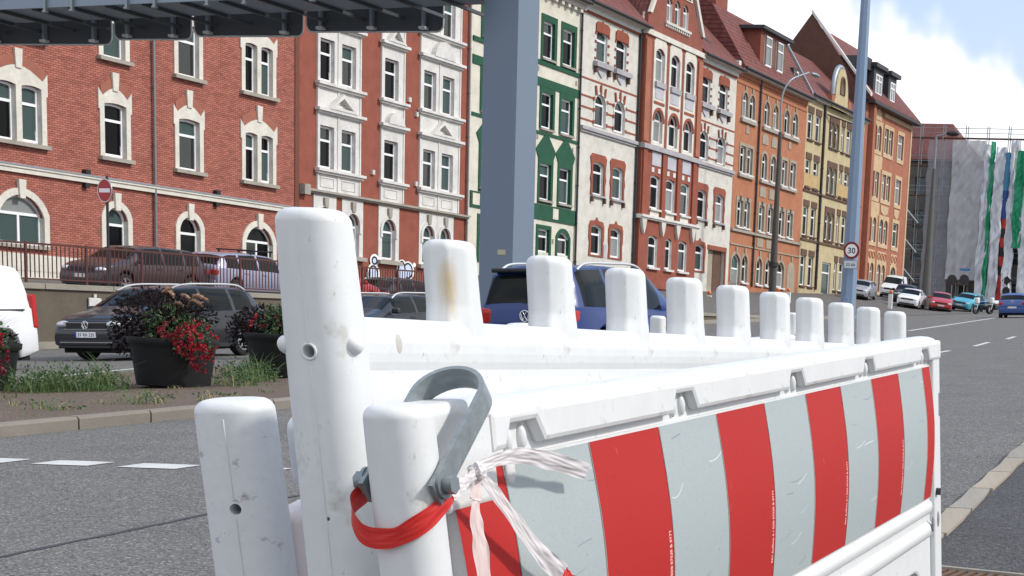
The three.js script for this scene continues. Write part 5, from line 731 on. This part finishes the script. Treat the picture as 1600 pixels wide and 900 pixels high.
{
  const r = rng(31), gs = [], gd = [], gl = [];
  const spots = [[18.4, -16.95, 60, 0.32], [18.2, -17.2, 60, 0.3], [18.6, -16.7, 70, 0.34], [18.0, -17.0, 60, 0.26], [17.8, -17.4, 40, 0.25], [16.6, -17.6, 90, 0.45], [16.3, -17.2, 80, 0.4], [16.0, -16.9, 60, 0.3], [19.6, -15.5, 30, 0.18], [20.6, -15.9, 40, 0.3], [21.3, -16.5, 50, 0.35], [14.4, -14.6, 24, 0.14], [15.2, -14.2, 24, 0.12], [16.3, -14.0, 30, 0.16], [16.9, -13.6, 20, 0.12], [14.0, -15.8, 30, 0.3], [21.9, -17.3, 50, 0.35], [15.0, -15.6, 30, 0.2], [18.0, -16.7, 80, 0.5], [17.7, -16.9, 80, 0.45], [18.3, -16.45, 70, 0.42], [16.2, -17.35, 90, 0.5], [15.8, -16.5, 60, 0.4], [20.9, -16.2, 60, 0.38], [19.9, -15.75, 40, 0.3]];
  for (const [u_, n_, k, h] of spots) { const u = u_ - 1.6, n = n_ + 1.15; const p = W(u, gv(u, n) + 0.11, n), c = [p.x, p.y, p.z]; { const f = 0.6 + 0.9 * r(); gs.push(blades(r, c, k * 0.9, h * f, 0.16 + 0.2 * r(), 0.9, 0.006)); }; gl.push(...clump(r, [p.x, p.y + h * 0.3, p.z], [0.3, h * 0.45, 0.3], k * 3, 0.05, 0.012)); if (k < 40) gd.push(blades(r, c, 14, h * 1.2, 0.2, 1.1, 0.005)); }
  for (let i = 0; i < 420; i++) { const u = 12 + r() * 10, n = islandNear(u) - 0.4 - r() * 5.6, p = W(u, gv(u, n) + 0.11, n); if (n2(u * 0.8, n * 0.8) > 0.05) { gs.push(blades(r, [p.x, p.y, p.z], 5, 0.07, 0.08, 1.2, 0.005)); if (r() < 0.3) gd.push(blades(r, [p.x, p.y, p.z], 5, 0.06, 0.1, 1.4, 0.005)); } }
  solo('weeds', gs, LM.grass, 'green weeds and grass growing on the traffic island', 'weeds', null, 'stuff'); solo('weed_leaves', leafGeo(gl), LM.green, 'broad-leaved green weeds around the planters', 'weeds', null, 'stuff'); solo('dry_weeds', gd, LM.dry, 'dry straw-coloured grass on the traffic island', 'weeds', null, 'stuff');
}

// ---------------------------------------------------------------- barriers
// superellipse loft: sections [height, half width, half depth]
function loft(secs, p = 3.2, seg = 32, capped = true, oct = 0) {
  const pos = [], uv = [], idx = [];
  secs.forEach(([h, a, b, ox = 0], i) => { for (let k = 0; k <= seg; k++) { const t = k / seg * 2 * Math.PI, c = Math.cos(t), s = Math.sin(t), q0 = Math.pow(Math.pow(Math.abs(c), p) + Math.pow(Math.abs(s), p), -1 / p), q8 = 1 / Math.cos(((t + Math.PI / 8) % (Math.PI / 4)) - Math.PI / 8), q = oct ? lerp(q0, q8, oct) : q0; pos.push(ox + a * c * q, h, b * s * q); uv.push(k / seg * 0.3, h); } if (i) for (let k = 0; k < seg; k++) { const o = (i - 1) * (seg + 1) + k; idx.push(o, o + seg + 1, o + 1, o + 1, o + seg + 1, o + seg + 2); } });
  if (capped) { const n = pos.length / 3, L = secs.length - 1; pos.push(secs[L][3] || 0, secs[L][0], 0); uv.push(0.1, secs[L][0]); for (let k = 0; k < seg; k++) { const o = L * (seg + 1) + k; idx.push(o, n, o + 1); } }
  const g = new THREE.BufferGeometry(); g.setAttribute('position', new THREE.Float32BufferAttribute(pos, 3)); g.setAttribute('uv', new THREE.Float32BufferAttribute(uv, 2)); g.setIndex(idx); g.computeVertexNormals(); return g;
}
const roundTop = (h, a, b, r, ox = 0) => range(0, 1, 5).map(t => [h - r + r * Math.sin(t * Math.PI / 2), a - r * (1 - Math.cos(t * Math.PI / 2)), b - r * (1 - Math.cos(t * Math.PI / 2)), ox]);
const csg = new Evaluator(); csg.useGroups = false;
function drill(g, cuts) { // cut real holes into a closed loft
  const n = g.attributes.position.count, seg = 0; let A = new Brush(g); A.updateMatrixWorld(); for (const [s, h, w, r, d, ax] of cuts) { const c = new THREE.CylinderGeometry(r, r, d, 20); if (ax === 'x') c.rotateZ(Math.PI / 2); else c.rotateX(Math.PI / 2); c.translate(s, h, w); const B = new Brush(c); B.updateMatrixWorld(); A = csg.evaluate(A, B, SUBTRACTION); } return A.geometry;
}
const capped = (secs, p, seg) => { const b = secs[0]; return loft([[b[0] - 0.0001, 0.0001, 0.0001], ...secs], p, seg); };
class Panel { // s along, h up, w towards the lens side; the panel stands on sloping ground so its ends rake
  constructor(name, label, O, A, B) { this.t = thing(name, label, 'barrier', V3(O[0], O[1] + EYE, O[2])); const a = V3(...A), b = V3(...B), c = a.clone().cross(b).normalize(); this.m = new THREE.Matrix4().makeBasis(a, b, c); this.a = a; this.b = b; this.c = c; }
  add(name, geo, mat = M.plastic, parent) { const g = Array.isArray(geo) ? merge(geo) : geo; g.applyMatrix4(this.m); return part(name, g, mat, parent || this.t); }
}
const at = (g, s, h, w) => { g.translate(s, h, w); return g; };
const knobGeo = () => loft([[-0.034, 0.044, 0.0285], [0.0, 0.0415, 0.0285], [0.014, 0.0385, 0.0283], [0.02, 0.0348, 0.0282], [0.028, 0.0335, 0.028], [0.085, 0.032, 0.0275], ...roundTop(0.1, 0.0318, 0.0273, 0.011)], 4, 48, true, 0.8);
const FILM_TXT = (seed) => canvasTex(256, 512, (x, w, h) => { x.fillStyle = '#ad140c'; x.fillRect(0, 0, w, h); const r = rng(seed); for (let i = 0; i < 9; i++) { x.strokeStyle = r() < 0.5 ? 'rgba(230,200,190,0.55)' : 'rgba(90,20,18,0.5)'; x.lineWidth = 0.6 + r(); x.beginPath(); const a = r() * w, b = r() * h; x.moveTo(a, b); x.quadraticCurveTo(a + 20 * (r() - 0.5), b + 20 * r(), a + 50 * (r() - 0.5), b + 40 * (r() - 0.5)); x.stroke(); } x.save(); x.translate(w - 11, h * 0.86); x.rotate(-Math.PI / 2); x.fillStyle = '#e9cfc8'; x.font = 'bold 13px sans-serif'; x.fillText('RA1 Aufbau A / DIN 67520 & 6171', 0, 4); x.restore(); });
const FILM_W = seed => canvasTex(256, 384, (x, w, h) => { x.fillStyle = '#a2abab'; x.fillRect(0, 0, w, h); const r = rng(seed); for (let i = 0; i < 9000; i++) { const k = r() < 0.5 ? 255 : 60; x.fillStyle = `rgba(${k},${k},${k},0.05)`; x.fillRect(r() * w, r() * h, 2, 2); } for (let i = 0; i < 7; i++) { x.strokeStyle = r() < 0.6 ? 'rgba(95,104,108,0.6)' : 'rgba(235,240,242,0.7)'; x.lineWidth = 0.7 + 1.2 * r(); const a = r() * w, b = r() * h, d = 30 + 50 * r(); x.beginPath(); x.moveTo(a, b); x.quadraticCurveTo(a + d * 0.5, b + 18 * (r() - 0.5), a + d, b - 26 * (r() - 0.3)); x.stroke(); } for (let i = 0; i < 16; i++) { x.fillStyle = 'rgba(96,100,100,0.35)'; x.beginPath(); x.arc(r() * w, r() * h, 0.8 + 1.6 * r(), 0, 7); x.fill(); } });
{ // A: the striped panel
  const P = new Panel('striped_barrier', 'white plastic barrier with red and pale reflective stripes', [0.13847, -0.02992, -3.54834], [0.24823, 0.05175, -0.96732], [-0.08552, 0.98531, 0.14782]);
  const body = new THREE.Shape(), r = 0.03; body.moveTo(-2.08, -1.0); body.lineTo(0.075, -1.0); body.lineTo(0.075, 0.056 - r); body.absarc(0.075 - r, 0.056 - r, r, 0, Math.PI / 2); body.lineTo(-2.08, 0.056); body.closePath();
  for (let i = 0; i < 6; i++) { const a = -1.86 + i * 0.31, b = a + 0.22; const o = new THREE.Path(); o.moveTo(a + 0.03, -0.88); o.lineTo(b - 0.03, -0.88); o.quadraticCurveTo(b, -0.88, b, -0.85); o.lineTo(b, -0.5); o.quadraticCurveTo(b, -0.43, b - 0.07, -0.43); o.lineTo(a + 0.04, -0.43); o.quadraticCurveTo(a, -0.43, a, -0.47); o.lineTo(a, -0.85); o.quadraticCurveTo(a, -0.88, a + 0.03, -0.88); body.holes.push(o); }
  P.add('panel_body', ext(body, 0.05, -0.058, 0.007));
  // raised top rail with five notches
  const nt = [-1.93, -1.475, -0.99, -0.545, -0.085], top = []; top.push([-2.0, 0.052]); top.push([0.066, 0.052]); top.push([0.066, 0.012]);
  for (const s of nt.slice().reverse()) top.push([s + 0.045, 0.013], [s + 0.028, 0.037], [s - 0.028, 0.037], [s - 0.042, 0.013]); top.push([-2.0, 0.012]);
  P.add('top_rail', ext(poly(top), 0.018, -0.0105, 0.006));
  P.add('rail_crown', (() => { const g = new THREE.CapsuleGeometry(0.027, 2.02, 6, 14); g.rotateZ(Math.PI / 2); g.scale(1, 0.42, 1.18); return at(g, -0.99, 0.0505, -0.026); })());
  for (const s of nt) for (const d of [-0.016, 0.016]) { const g = new THREE.SphereGeometry(0.009, 10, 8); g.scale(0.8, 1.5, 0.7); P.add('notch_rib', at(g, s + d, 0.02, -0.007)); }
  // film stripes: each its own piece, slightly bowed
  const st = -2.092 + 0.0, wS = 0.2095, bow = h => 0.0005 + 0.011 * Math.sin(Math.PI * clamp(-h / 0.28, 0, 1));
  const whites = [41, 42, 43, 44].map(q => std(1, 1, 1, 0.6, 0, { map: FILM_W(q) })), reds = [5, 6, 7].map(s => std(1, 1, 1, 0.7, 0, { map: FILM_TXT(s) }));
  for (let i = 0; i < 11; i++) {
    const a = i === 0 ? -2.08 : -1.97 + (i - 1) * wS, b = Math.min(-1.97 + i * wS, -0.012); if (b - a < 0.02) break;
    const g = new THREE.PlaneGeometry(b - a - 0.002, 0.28, 3, 14), p = g.attributes.position; for (let k = 0; k < p.count; k++) { const h = p.getY(k) - 0.14; p.setXYZ(k, p.getX(k) + (a + b) / 2, h, bow(h) - 0.0065 + 0.004); } g.computeVertexNormals();
    P.add('stripe', g, i % 2 ? whites[(i >> 1) % 4] : reds[i % 3]);
    if (i) { const e = new THREE.PlaneGeometry(0.0022, 0.28, 1, 14), q = e.attributes.position; for (let k = 0; k < q.count; k++) { const h = q.getY(k) - 0.14; q.setXYZ(k, q.getX(k) + a, h, bow(h) - 0.0065 + 0.0045); } P.add('stripe_edge', e, M.white); }
  }
  P.add('film_bed', (() => { const g = new THREE.BoxGeometry(2.07, 0.285, 0.008, 2, 14, 1), p = g.attributes.position; for (let k = 0; k < p.count; k++) { const h = p.getY(k) - 0.14; if (p.getZ(k) > 0) p.setZ(k, bow(h) + 0.004); p.setXYZ(k, p.getX(k) - 1.04, h, p.getZ(k) - 0.0085); } g.computeVertexNormals(); return g; })());
  // lower rails
  for (const [h, rr] of [[-0.303, 0.017], [-0.352, 0.019]]) P.add('lower_rail', (() => { const g = new THREE.CapsuleGeometry(rr, 2.0, 6, 12); g.rotateZ(Math.PI / 2); g.scale(1, 1, 0.75); return at(g, -1.01, h, -0.012); })());
  // end stile on the far end, slots and bolt
  P.add('end_stile', rbox(0.004, 0.068, -0.98, 0.03, -0.012, 0.004, 0.006)); P.add('slot', rbox(0.05, 0.058, -0.11, -0.06, 0.003, 0.0052, 0.001), M.greyTrim); P.add('bolt', (() => { const g = new THREE.CylinderGeometry(0.008, 0.008, 0.014, 10); g.rotateX(Math.PI / 2); return at(g, 0.018, -0.272, 0.006); })(), M.darkMetal);
  for (const [s, h] of [[-0.02, -0.34], [0.03, -0.335]]) P.add('slot', (() => { const g = new THREE.SphereGeometry(0.008, 10, 8); g.scale(1, 2.2, 0.4); return at(g, s, h, 0.004); })(), M.greyTrim);
  P.add('foot', [rbox(-0.25, 0.05, -1.07, -0.98, -0.4, 0.35, 0.03), rbox(-2.0, -1.7, -1.06, -0.97, -0.4, 0.35, 0.03)], M.black);
  // near end: corner block and round end post
  P.add('end_block', rbox(-2.115, -1.985, -0.04, 0.066, -0.052, 0.004, 0.012, 3)); P.add('dimple', (() => { const g = new THREE.SphereGeometry(0.011, 12, 8); g.scale(0.9, 1.4, 0.35); return at(g, -1.958, -0.01, 0.0); })());
  P.add('end_post', at(loft([[-1.02, 0.034, 0.034], [-0.4, 0.0325, 0.0325], [0.03, 0.0295, 0.0295], ...roundTop(0.07, 0.029, 0.029, 0.012)], 2.3, 40), -2.152, 0, -0.003));
  // galvanised U strap pivoting on the end post
  const pv = [-2.152, 0.0], L = 0.15, an = 0.62, cx = Math.cos(an), sx = Math.sin(an), hw = 0.034, path = [];
  for (let i = 0; i <= 8; i++) path.push([lerp(-0.015, L - hw, i / 8), hw]); for (let i = 1; i < 16; i++) { const q = i / 16 * Math.PI; path.push([L - hw + hw * Math.sin(q), hw * Math.cos(q)]); } for (let i = 0; i <= 8; i++) path.push([lerp(L - hw, -0.015, i / 8), -hw]);
  const strip = (k0, k1) => { const pos = [], idx = [], W2 = 0.0115, th = 0.0022; for (let i = k0; i <= k1; i++) { const [x, w] = path[i], pa = path[Math.max(0, i - 1)], pb = path[Math.min(path.length - 1, i + 1)], tx = pb[0] - pa[0], tw = pb[1] - pa[1], l = Math.hypot(tx, tw), nx = -tw / l, nw = tx / l; for (const [c, d] of [[-1, -1], [1, -1], [1, 1], [-1, 1]]) { const xx = x + nx * th * d, ww = w + nw * th * d, yy = W2 * c; pos.push(pv[0] + xx * cx - yy * sx, pv[1] + xx * sx + yy * cx, ww - 0.003); } const o = (i - k0) * 4; if (i > k0) for (let q = 0; q < 4; q++) { const q2 = (q + 1) % 4; idx.push(o - 4 + q, o - 4 + q2, o + q, o - 4 + q2, o + q2, o + q); } else idx.push(0, 1, 2, 0, 2, 3); if (i === k1) idx.push(o, o + 2, o + 1, o, o + 3, o + 2); } const g = new THREE.BufferGeometry(); g.setAttribute('position', new THREE.Float32BufferAttribute(pos, 3)); g.setIndex(idx); const f = toCreasedNormals(g, 0.6); f.setAttribute('uv', new THREE.Float32BufferAttribute(Array.from({ length: f.attributes.position.count * 2 }, (_, i) => f.attributes.position.array[Math.floor(i / 2) * 3 + i % 2]), 2)); return f; };
  const br = P.add('strap', strip(0, path.length - 1), M.galv);
  for (const s of [1, -1]) { const hx = new THREE.CylinderGeometry(0.009, 0.009, 0.01, 6); hx.rotateX(Math.PI / 2); const wsh = new THREE.CylinderGeometry(0.0135, 0.0135, 0.003, 18); wsh.rotateX(Math.PI / 2); P.add('bolt', [at(hx, pv[0], pv[1], -0.003 + s * (hw + 0.009)), at(wsh, pv[0], pv[1], -0.003 + s * (hw + 0.0035))], M.galv, br); }
}
{ // B: the plain panel with pegs along its top
  const P = new Panel('pegged_barrier', 'plain white plastic barrier with row of pegs and tall end post', [-0.51285, -0.00459, -1.6658], [0.21162, 0.00283, -0.97735], [-0.06102, 0.98687, 0.14953]);
  { const f = [[-0.028, 0.006], [-0.014, 0.0055], [-0.006, 0.003], [-0.0015, -0.002], [0.0005, -0.01], [0.0015, -0.022], [0.001, -0.034], [0.0, -0.042], [-0.0015, -0.048], [-0.0022, -0.053], [-0.0015, -0.058], [0.0, -0.064], [0.0015, -0.072], [0.0025, -0.085], [0.0025, -1.1]];
    const sp = new THREE.Shape(); const sm = new THREE.SplineCurve(f.slice(0, -1).map(q => new THREE.Vector2(...q))).getPoints(60).map(q => [q.x, q.y]); const bk = sm.slice(1).reverse().map(([w, h]) => [-0.056 - w, h]);
    const g = ext(poly([...sm, [0.0025, -1.1], [-0.0585, -1.1], ...bk]), 3.0); g.rotateY(Math.PI / 2); const pp = g.attributes.position; for (let k = 0; k < pp.count; k++) { const x = pp.getX(k), z = pp.getZ(k); pp.setX(k, x + 0.02); pp.setZ(k, -z - 0.017); }
    const gi = g.index ? g : mergeVertices(g); const ia = gi.index.array; for (let k = 0; k < ia.length; k += 3) { const t = ia[k]; ia[k] = ia[k + 1]; ia[k + 1] = t; } P.add('panel_body', toCreasedNormals(gi, 0.7)); }
  const stain = canvasTex(256, 256, (x, w, h) => { x.fillStyle = '#f4f4f2'; x.fillRect(0, 0, w, h); const r = rng(8); for (let i = 0; i < 260; i++) { const cx = 138 + 17 * (r() + r() - 1), a = 0.008 + 0.018 * r(); x.fillStyle = `rgba(214,160,80,${a})`; x.fillRect(cx, 40 + 70 * r(), 1.5 + 4 * r(), 50 + 80 * r()); } });
  const stained = std(0.76, 0.77, 0.77, 0.45, 0, { map: stain });
  const peg = knobGeo(); [0.33, 0.625, 0.915, 1.195, 1.475, 1.765, 2.05, 2.35, 2.655].forEach((s, i) => { const g = peg.clone(); if (i === 0) { const uv = g.attributes.uv, p = g.attributes.position; for (let k = 0; k < uv.count; k++) uv.setXY(k, (Math.atan2(p.getZ(k), -p.getX(k)) / 6.283 + 0.5), clamp(p.getY(k) / 0.11 + 0.1, 0, 1)); } g.translate(s, 0, -0.045); P.add('peg', g, i === 0 ? stained : M.plastic); if (i < 5) { const d = new THREE.SphereGeometry(0.006, 10, 8); d.scale(0.6, 1.2, 0.5); P.add('peg_dimple', at(d, s + 0.029, 0.065, -0.03), M.coping); } });
  P.add('end_peg', at(loft([[-0.05, 0.034, 0.03], [0.08, 0.032, 0.028], ...roundTop(0.1, 0.0318, 0.0278, 0.012)], 3.6), 3.0, 0, -0.045));
  const tall = P.add('tall_post', drill(at(capped([[-1.12, 0.044, 0.043], [-0.4, 0.041, 0.041], [-0.02, 0.0375, 0.0375], [0.06, 0.035, 0.035], ...roundTop(0.108, 0.0343, 0.0343, 0.014)], 2.5, 48), 0.012, 0, -0.032), [[-0.02, -0.031, -0.03, 0.0062, 0.05, 'x'], [-0.02, -0.2, -0.028, 0.0022, 0.04, 'x']]));
  // moulding seam, holes and pegs on the tall post
  for (const q of [[[0.09, -0.0216], [0.04, -0.0231], [-0.022, -0.0256]], [[-0.041, -0.0257], [-0.2, -0.027], [-0.4, -0.0288], [-1.1, -0.0318]]]) P.add('moulding_seam', tube(q.map(([h, x]) => V3(x, h, -0.03)), 0.0013, 30, 6), M.plastic, tall);
  { const rg = new THREE.TorusGeometry(0.0075, 0.0014, 8, 24); rg.rotateY(Math.PI / 2); P.add('hole_rim', at(rg, -0.0258, -0.031, -0.03), M.plastic, tall); } 
  for (const [s, h, w] of [[0.001, -0.024, 0.004], [-0.008, -0.025, -0.064]]) { const g = new THREE.SphereGeometry(0.0095, 16, 12); P.add('peg_head', at(g, s, h, w), M.plastic, tall); }
  const dm = new THREE.SphereGeometry(0.012, 14, 10); dm.scale(0.85, 1, 0.2); P.add('recess', at(dm, 0.132, -0.022, -0.0172), std(0.50, 0.48, 0.43, 0.6));
  P.add('foot', rbox(2.6, 2.9, -1.18, -1.1, -0.4, 0.35, 0.03), M.black);
}
{ // C: a third panel standing behind, seen on its end post; D: another farther along
  const P = new Panel('end_barrier', 'scuffed white barrier end post with bolt hole, left of the tall post', [-0.71, -0.139, -1.905], [-0.023, 0.06, -0.998], [-0.07, 0.987, 0.15]);
  const scuff = dataTex(512, (x, y) => { const a = tn(x, y, 5, 21), b = tn(x, y, 17, 22), c = tn(x, y, 55, 23), d = tn(x * 1, y, 9, 24); const m = 120 * clamp(a + 0.6 * b + 0.35 * c - 0.72, 0, 0.6) + 60 * clamp(d + 0.8 * c - 1.05, 0, 1), g = 246 + 4 * b + 4 * (rt() - 0.5); return [g - m, g - m * 1.08, g - m * 1.12]; });
  scuff.wrapS = scuff.wrapT = THREE.RepeatWrapping; const sm = std(0.75, 0.76, 0.76, 0.5, 0, { map: rep(scuff, 3.3, 5) });
  const post = P.add('end_post', drill(capped([[-1.05, 0.047, 0.047], [-0.4, 0.0445, 0.0445], [0.0, 0.0425, 0.0425], ...roundTop(0.04, 0.042, 0.042, 0.014)], 2.5, 40), [[-0.03, -0.082, 0.001, 0.0066, 0.05, 'x']]), sm);
  P.add('moulding_seam', bar(V3(-0.0424, 0.02, 0.0), V3(-0.0431, -0.071, 0.0), 0.0011), sm, post); P.add('moulding_seam', bar(V3(-0.0432, -0.093, 0.0), V3(-0.0465, -1.0, 0.0), 0.0011), sm, post); 
  P.add('panel_body', rbox(0.04, 1.95, -1.05, -0.1, 0.0, 0.045, 0.015), std(0.80, 0.70, 0.68, 0.5)); P.add('coupling_knob', rbox(0.06, 0.12, -0.08, 0.015, 0.03, 0.07, 0.02));
  P.add('far_peg', at(knobGeo(), 1.75, -0.058, 0.0)); P.add('foot', rbox(1.4, 1.7, -1.15, -1.05, -0.3, 0.35, 0.03), M.black);
  const Q = new Panel('far_barrier', 'white barrier with two end pegs standing behind the pegged barrier', [-0.803, -0.018, -6.51], [0.18, 0.036, -0.983], [-0.03, 0.99, 0.1]);
  Q.add('panel_body', rbox(0, 2.3, -1.1, -0.02, -0.03, 0.03, 0.02)); for (const s of [0.0, 2.29]) { const k = Q.add('end_peg', at(loft([[-0.02, 0.033, 0.03], [0.06, 0.031, 0.028], ...roundTop(0.092, 0.031, 0.0275, 0.012)], 3.2), s, 0, 0)); const d = new THREE.SphereGeometry(0.008, 10, 8); d.scale(0.7, 1.3, 0.6); Q.add('dimple', at(d, s + 0.012, 0.045, 0.026), M.coping, k); } Q.add('foot', rbox(0.2, 0.5, -1.16, -1.1, -0.3, 0.3, 0.03), M.black);
}
{ // barrier tape knotted round the striped barrier's end post
  const P = new Panel('barrier_tape', 'red and white barrier tape knotted round the barrier end post', [0.13847, -0.02992, -3.54834], [0.24823, 0.05175, -0.96732], [-0.08552, 0.98531, 0.14782]); tag(P.t, null, 'tape');
  const ribbon = (pts, w0, w1, seed, twist = 0, fold = 0.13) => { // crumpled ribbon with thickness
    const cv = new THREE.CatmullRomCurve3(pts.map(p => V3(...p))), n = 60, m = 14, pos = [], idx = [], r = rng(seed), ph = r() * 6;
    for (let i = 0; i <= n; i++) { const t = i / n, c = cv.getPoint(t), tan = cv.getTangent(t); let a = V3(0, 1, 0); a.addScaledVector(tan, -a.dot(tan)); if (a.length() < 0.2) a = V3(1, 0, 0).addScaledVector(tan, -tan.x); a.normalize(); const b = tan.clone().cross(a).normalize(), th = twist * t + 0.3 * Math.min(1, fold * 4) * n2(t * 3 + seed, 1), ax = a.clone().multiplyScalar(Math.cos(th)).addScaledVector(b, Math.sin(th)), nx = tan.clone().cross(ax), wd = lerp(w0, w1, t) * (1 + 0.1 * n2(t * 5, seed)); for (let k = 0; k <= m; k++) { const q = k / m - 0.5, z = fold * wd * (Math.sin(q * 8 + ph + t * 4) * 0.16 + 0.4 * n2(t * 5 + seed, q * 5)); const p = c.clone().addScaledVector(ax, q * wd).addScaledVector(nx, z); pos.push(p.x, p.y, p.z); } if (i) for (let k = 0; k < m; k++) { const o = (i - 1) * (m + 1) + k; idx.push(o, o + 1, o + m + 1, o + 1, o + m + 2, o + m + 1); } }
    const g = new THREE.BufferGeometry(); g.setAttribute('position', new THREE.Float32BufferAttribute(pos, 3)); g.setIndex(idx); g.computeVertexNormals(); return g; };
  const tm = (r, g, b) => new THREE.MeshPhysicalMaterial({ color: col(r, g, b), roughness: 0.4, transmission: 0.12, thickness: 0, side: THREE.DoubleSide });
  const red = tm(0.62, 0.025, 0.02), wht = tm(0.80, 0.75, 0.75), pink = tm(0.80, 0.66, 0.63);
  P.add('red_loop', ribbon([[-2.128, -0.006, 0.031], [-2.152, -0.018, 0.032], [-2.176, -0.033, 0.021], [-2.187, -0.045, -0.002], [-2.187, -0.043, -0.03], [-2.172, -0.022, -0.048], [-2.145, -0.008, -0.046]], 0.016, 0.02, 3, 0.1, 0.05), red);
  P.add('white_turn', ribbon([[-2.136, -0.01, 0.032], [-2.112, -0.002, 0.034], [-2.088, 0.004, 0.034]], 0.016, 0.011, 4), wht);
  P.add('knot', (() => { const g = new THREE.IcosahedronGeometry(0.0085, 2), p = g.attributes.position; for (let i = 0; i < p.count; i++) { const k = 1 + 0.3 * n3(p.getX(i) * 260, p.getY(i) * 260, p.getZ(i) * 260); p.setXYZ(i, p.getX(i) * k * 1.2, p.getY(i) * k, p.getZ(i) * k); } g.computeVertexNormals(); return at(g, -2.084, 0.004, 0.031); })(), wht);
  P.add('tail', ribbon([[-2.084, 0.006, 0.03], [-2.05, 0.011, 0.034], [-2.0, 0.01, 0.033], [-1.93, -0.002, 0.03], [-1.835, -0.024, 0.028]], 0.012, 0.02, 5, 0.5), wht);
  P.add('tail', ribbon([[-2.082, 0.003, 0.031], [-2.06, -0.018, 0.034], [-2.02, -0.052, 0.033], [-1.97, -0.092, 0.031], [-1.922, -0.122, 0.03]], 0.011, 0.022, 6, 0.4), wht);
  P.add('tail', ribbon([[-2.084, 0.002, 0.031], [-2.092, -0.03, 0.03], [-2.09, -0.07, 0.03], [-2.085, -0.16, 0.028]], 0.014, 0.022, 7, 0.3), pink);
  P.add('red_tip', ribbon([[-1.922, -0.122, 0.03], [-1.912, -0.129, 0.03], [-1.9, -0.14, 0.03]], 0.02, 0.022, 8), red);
}
sh(scene);
renderer.render(scene, camera);
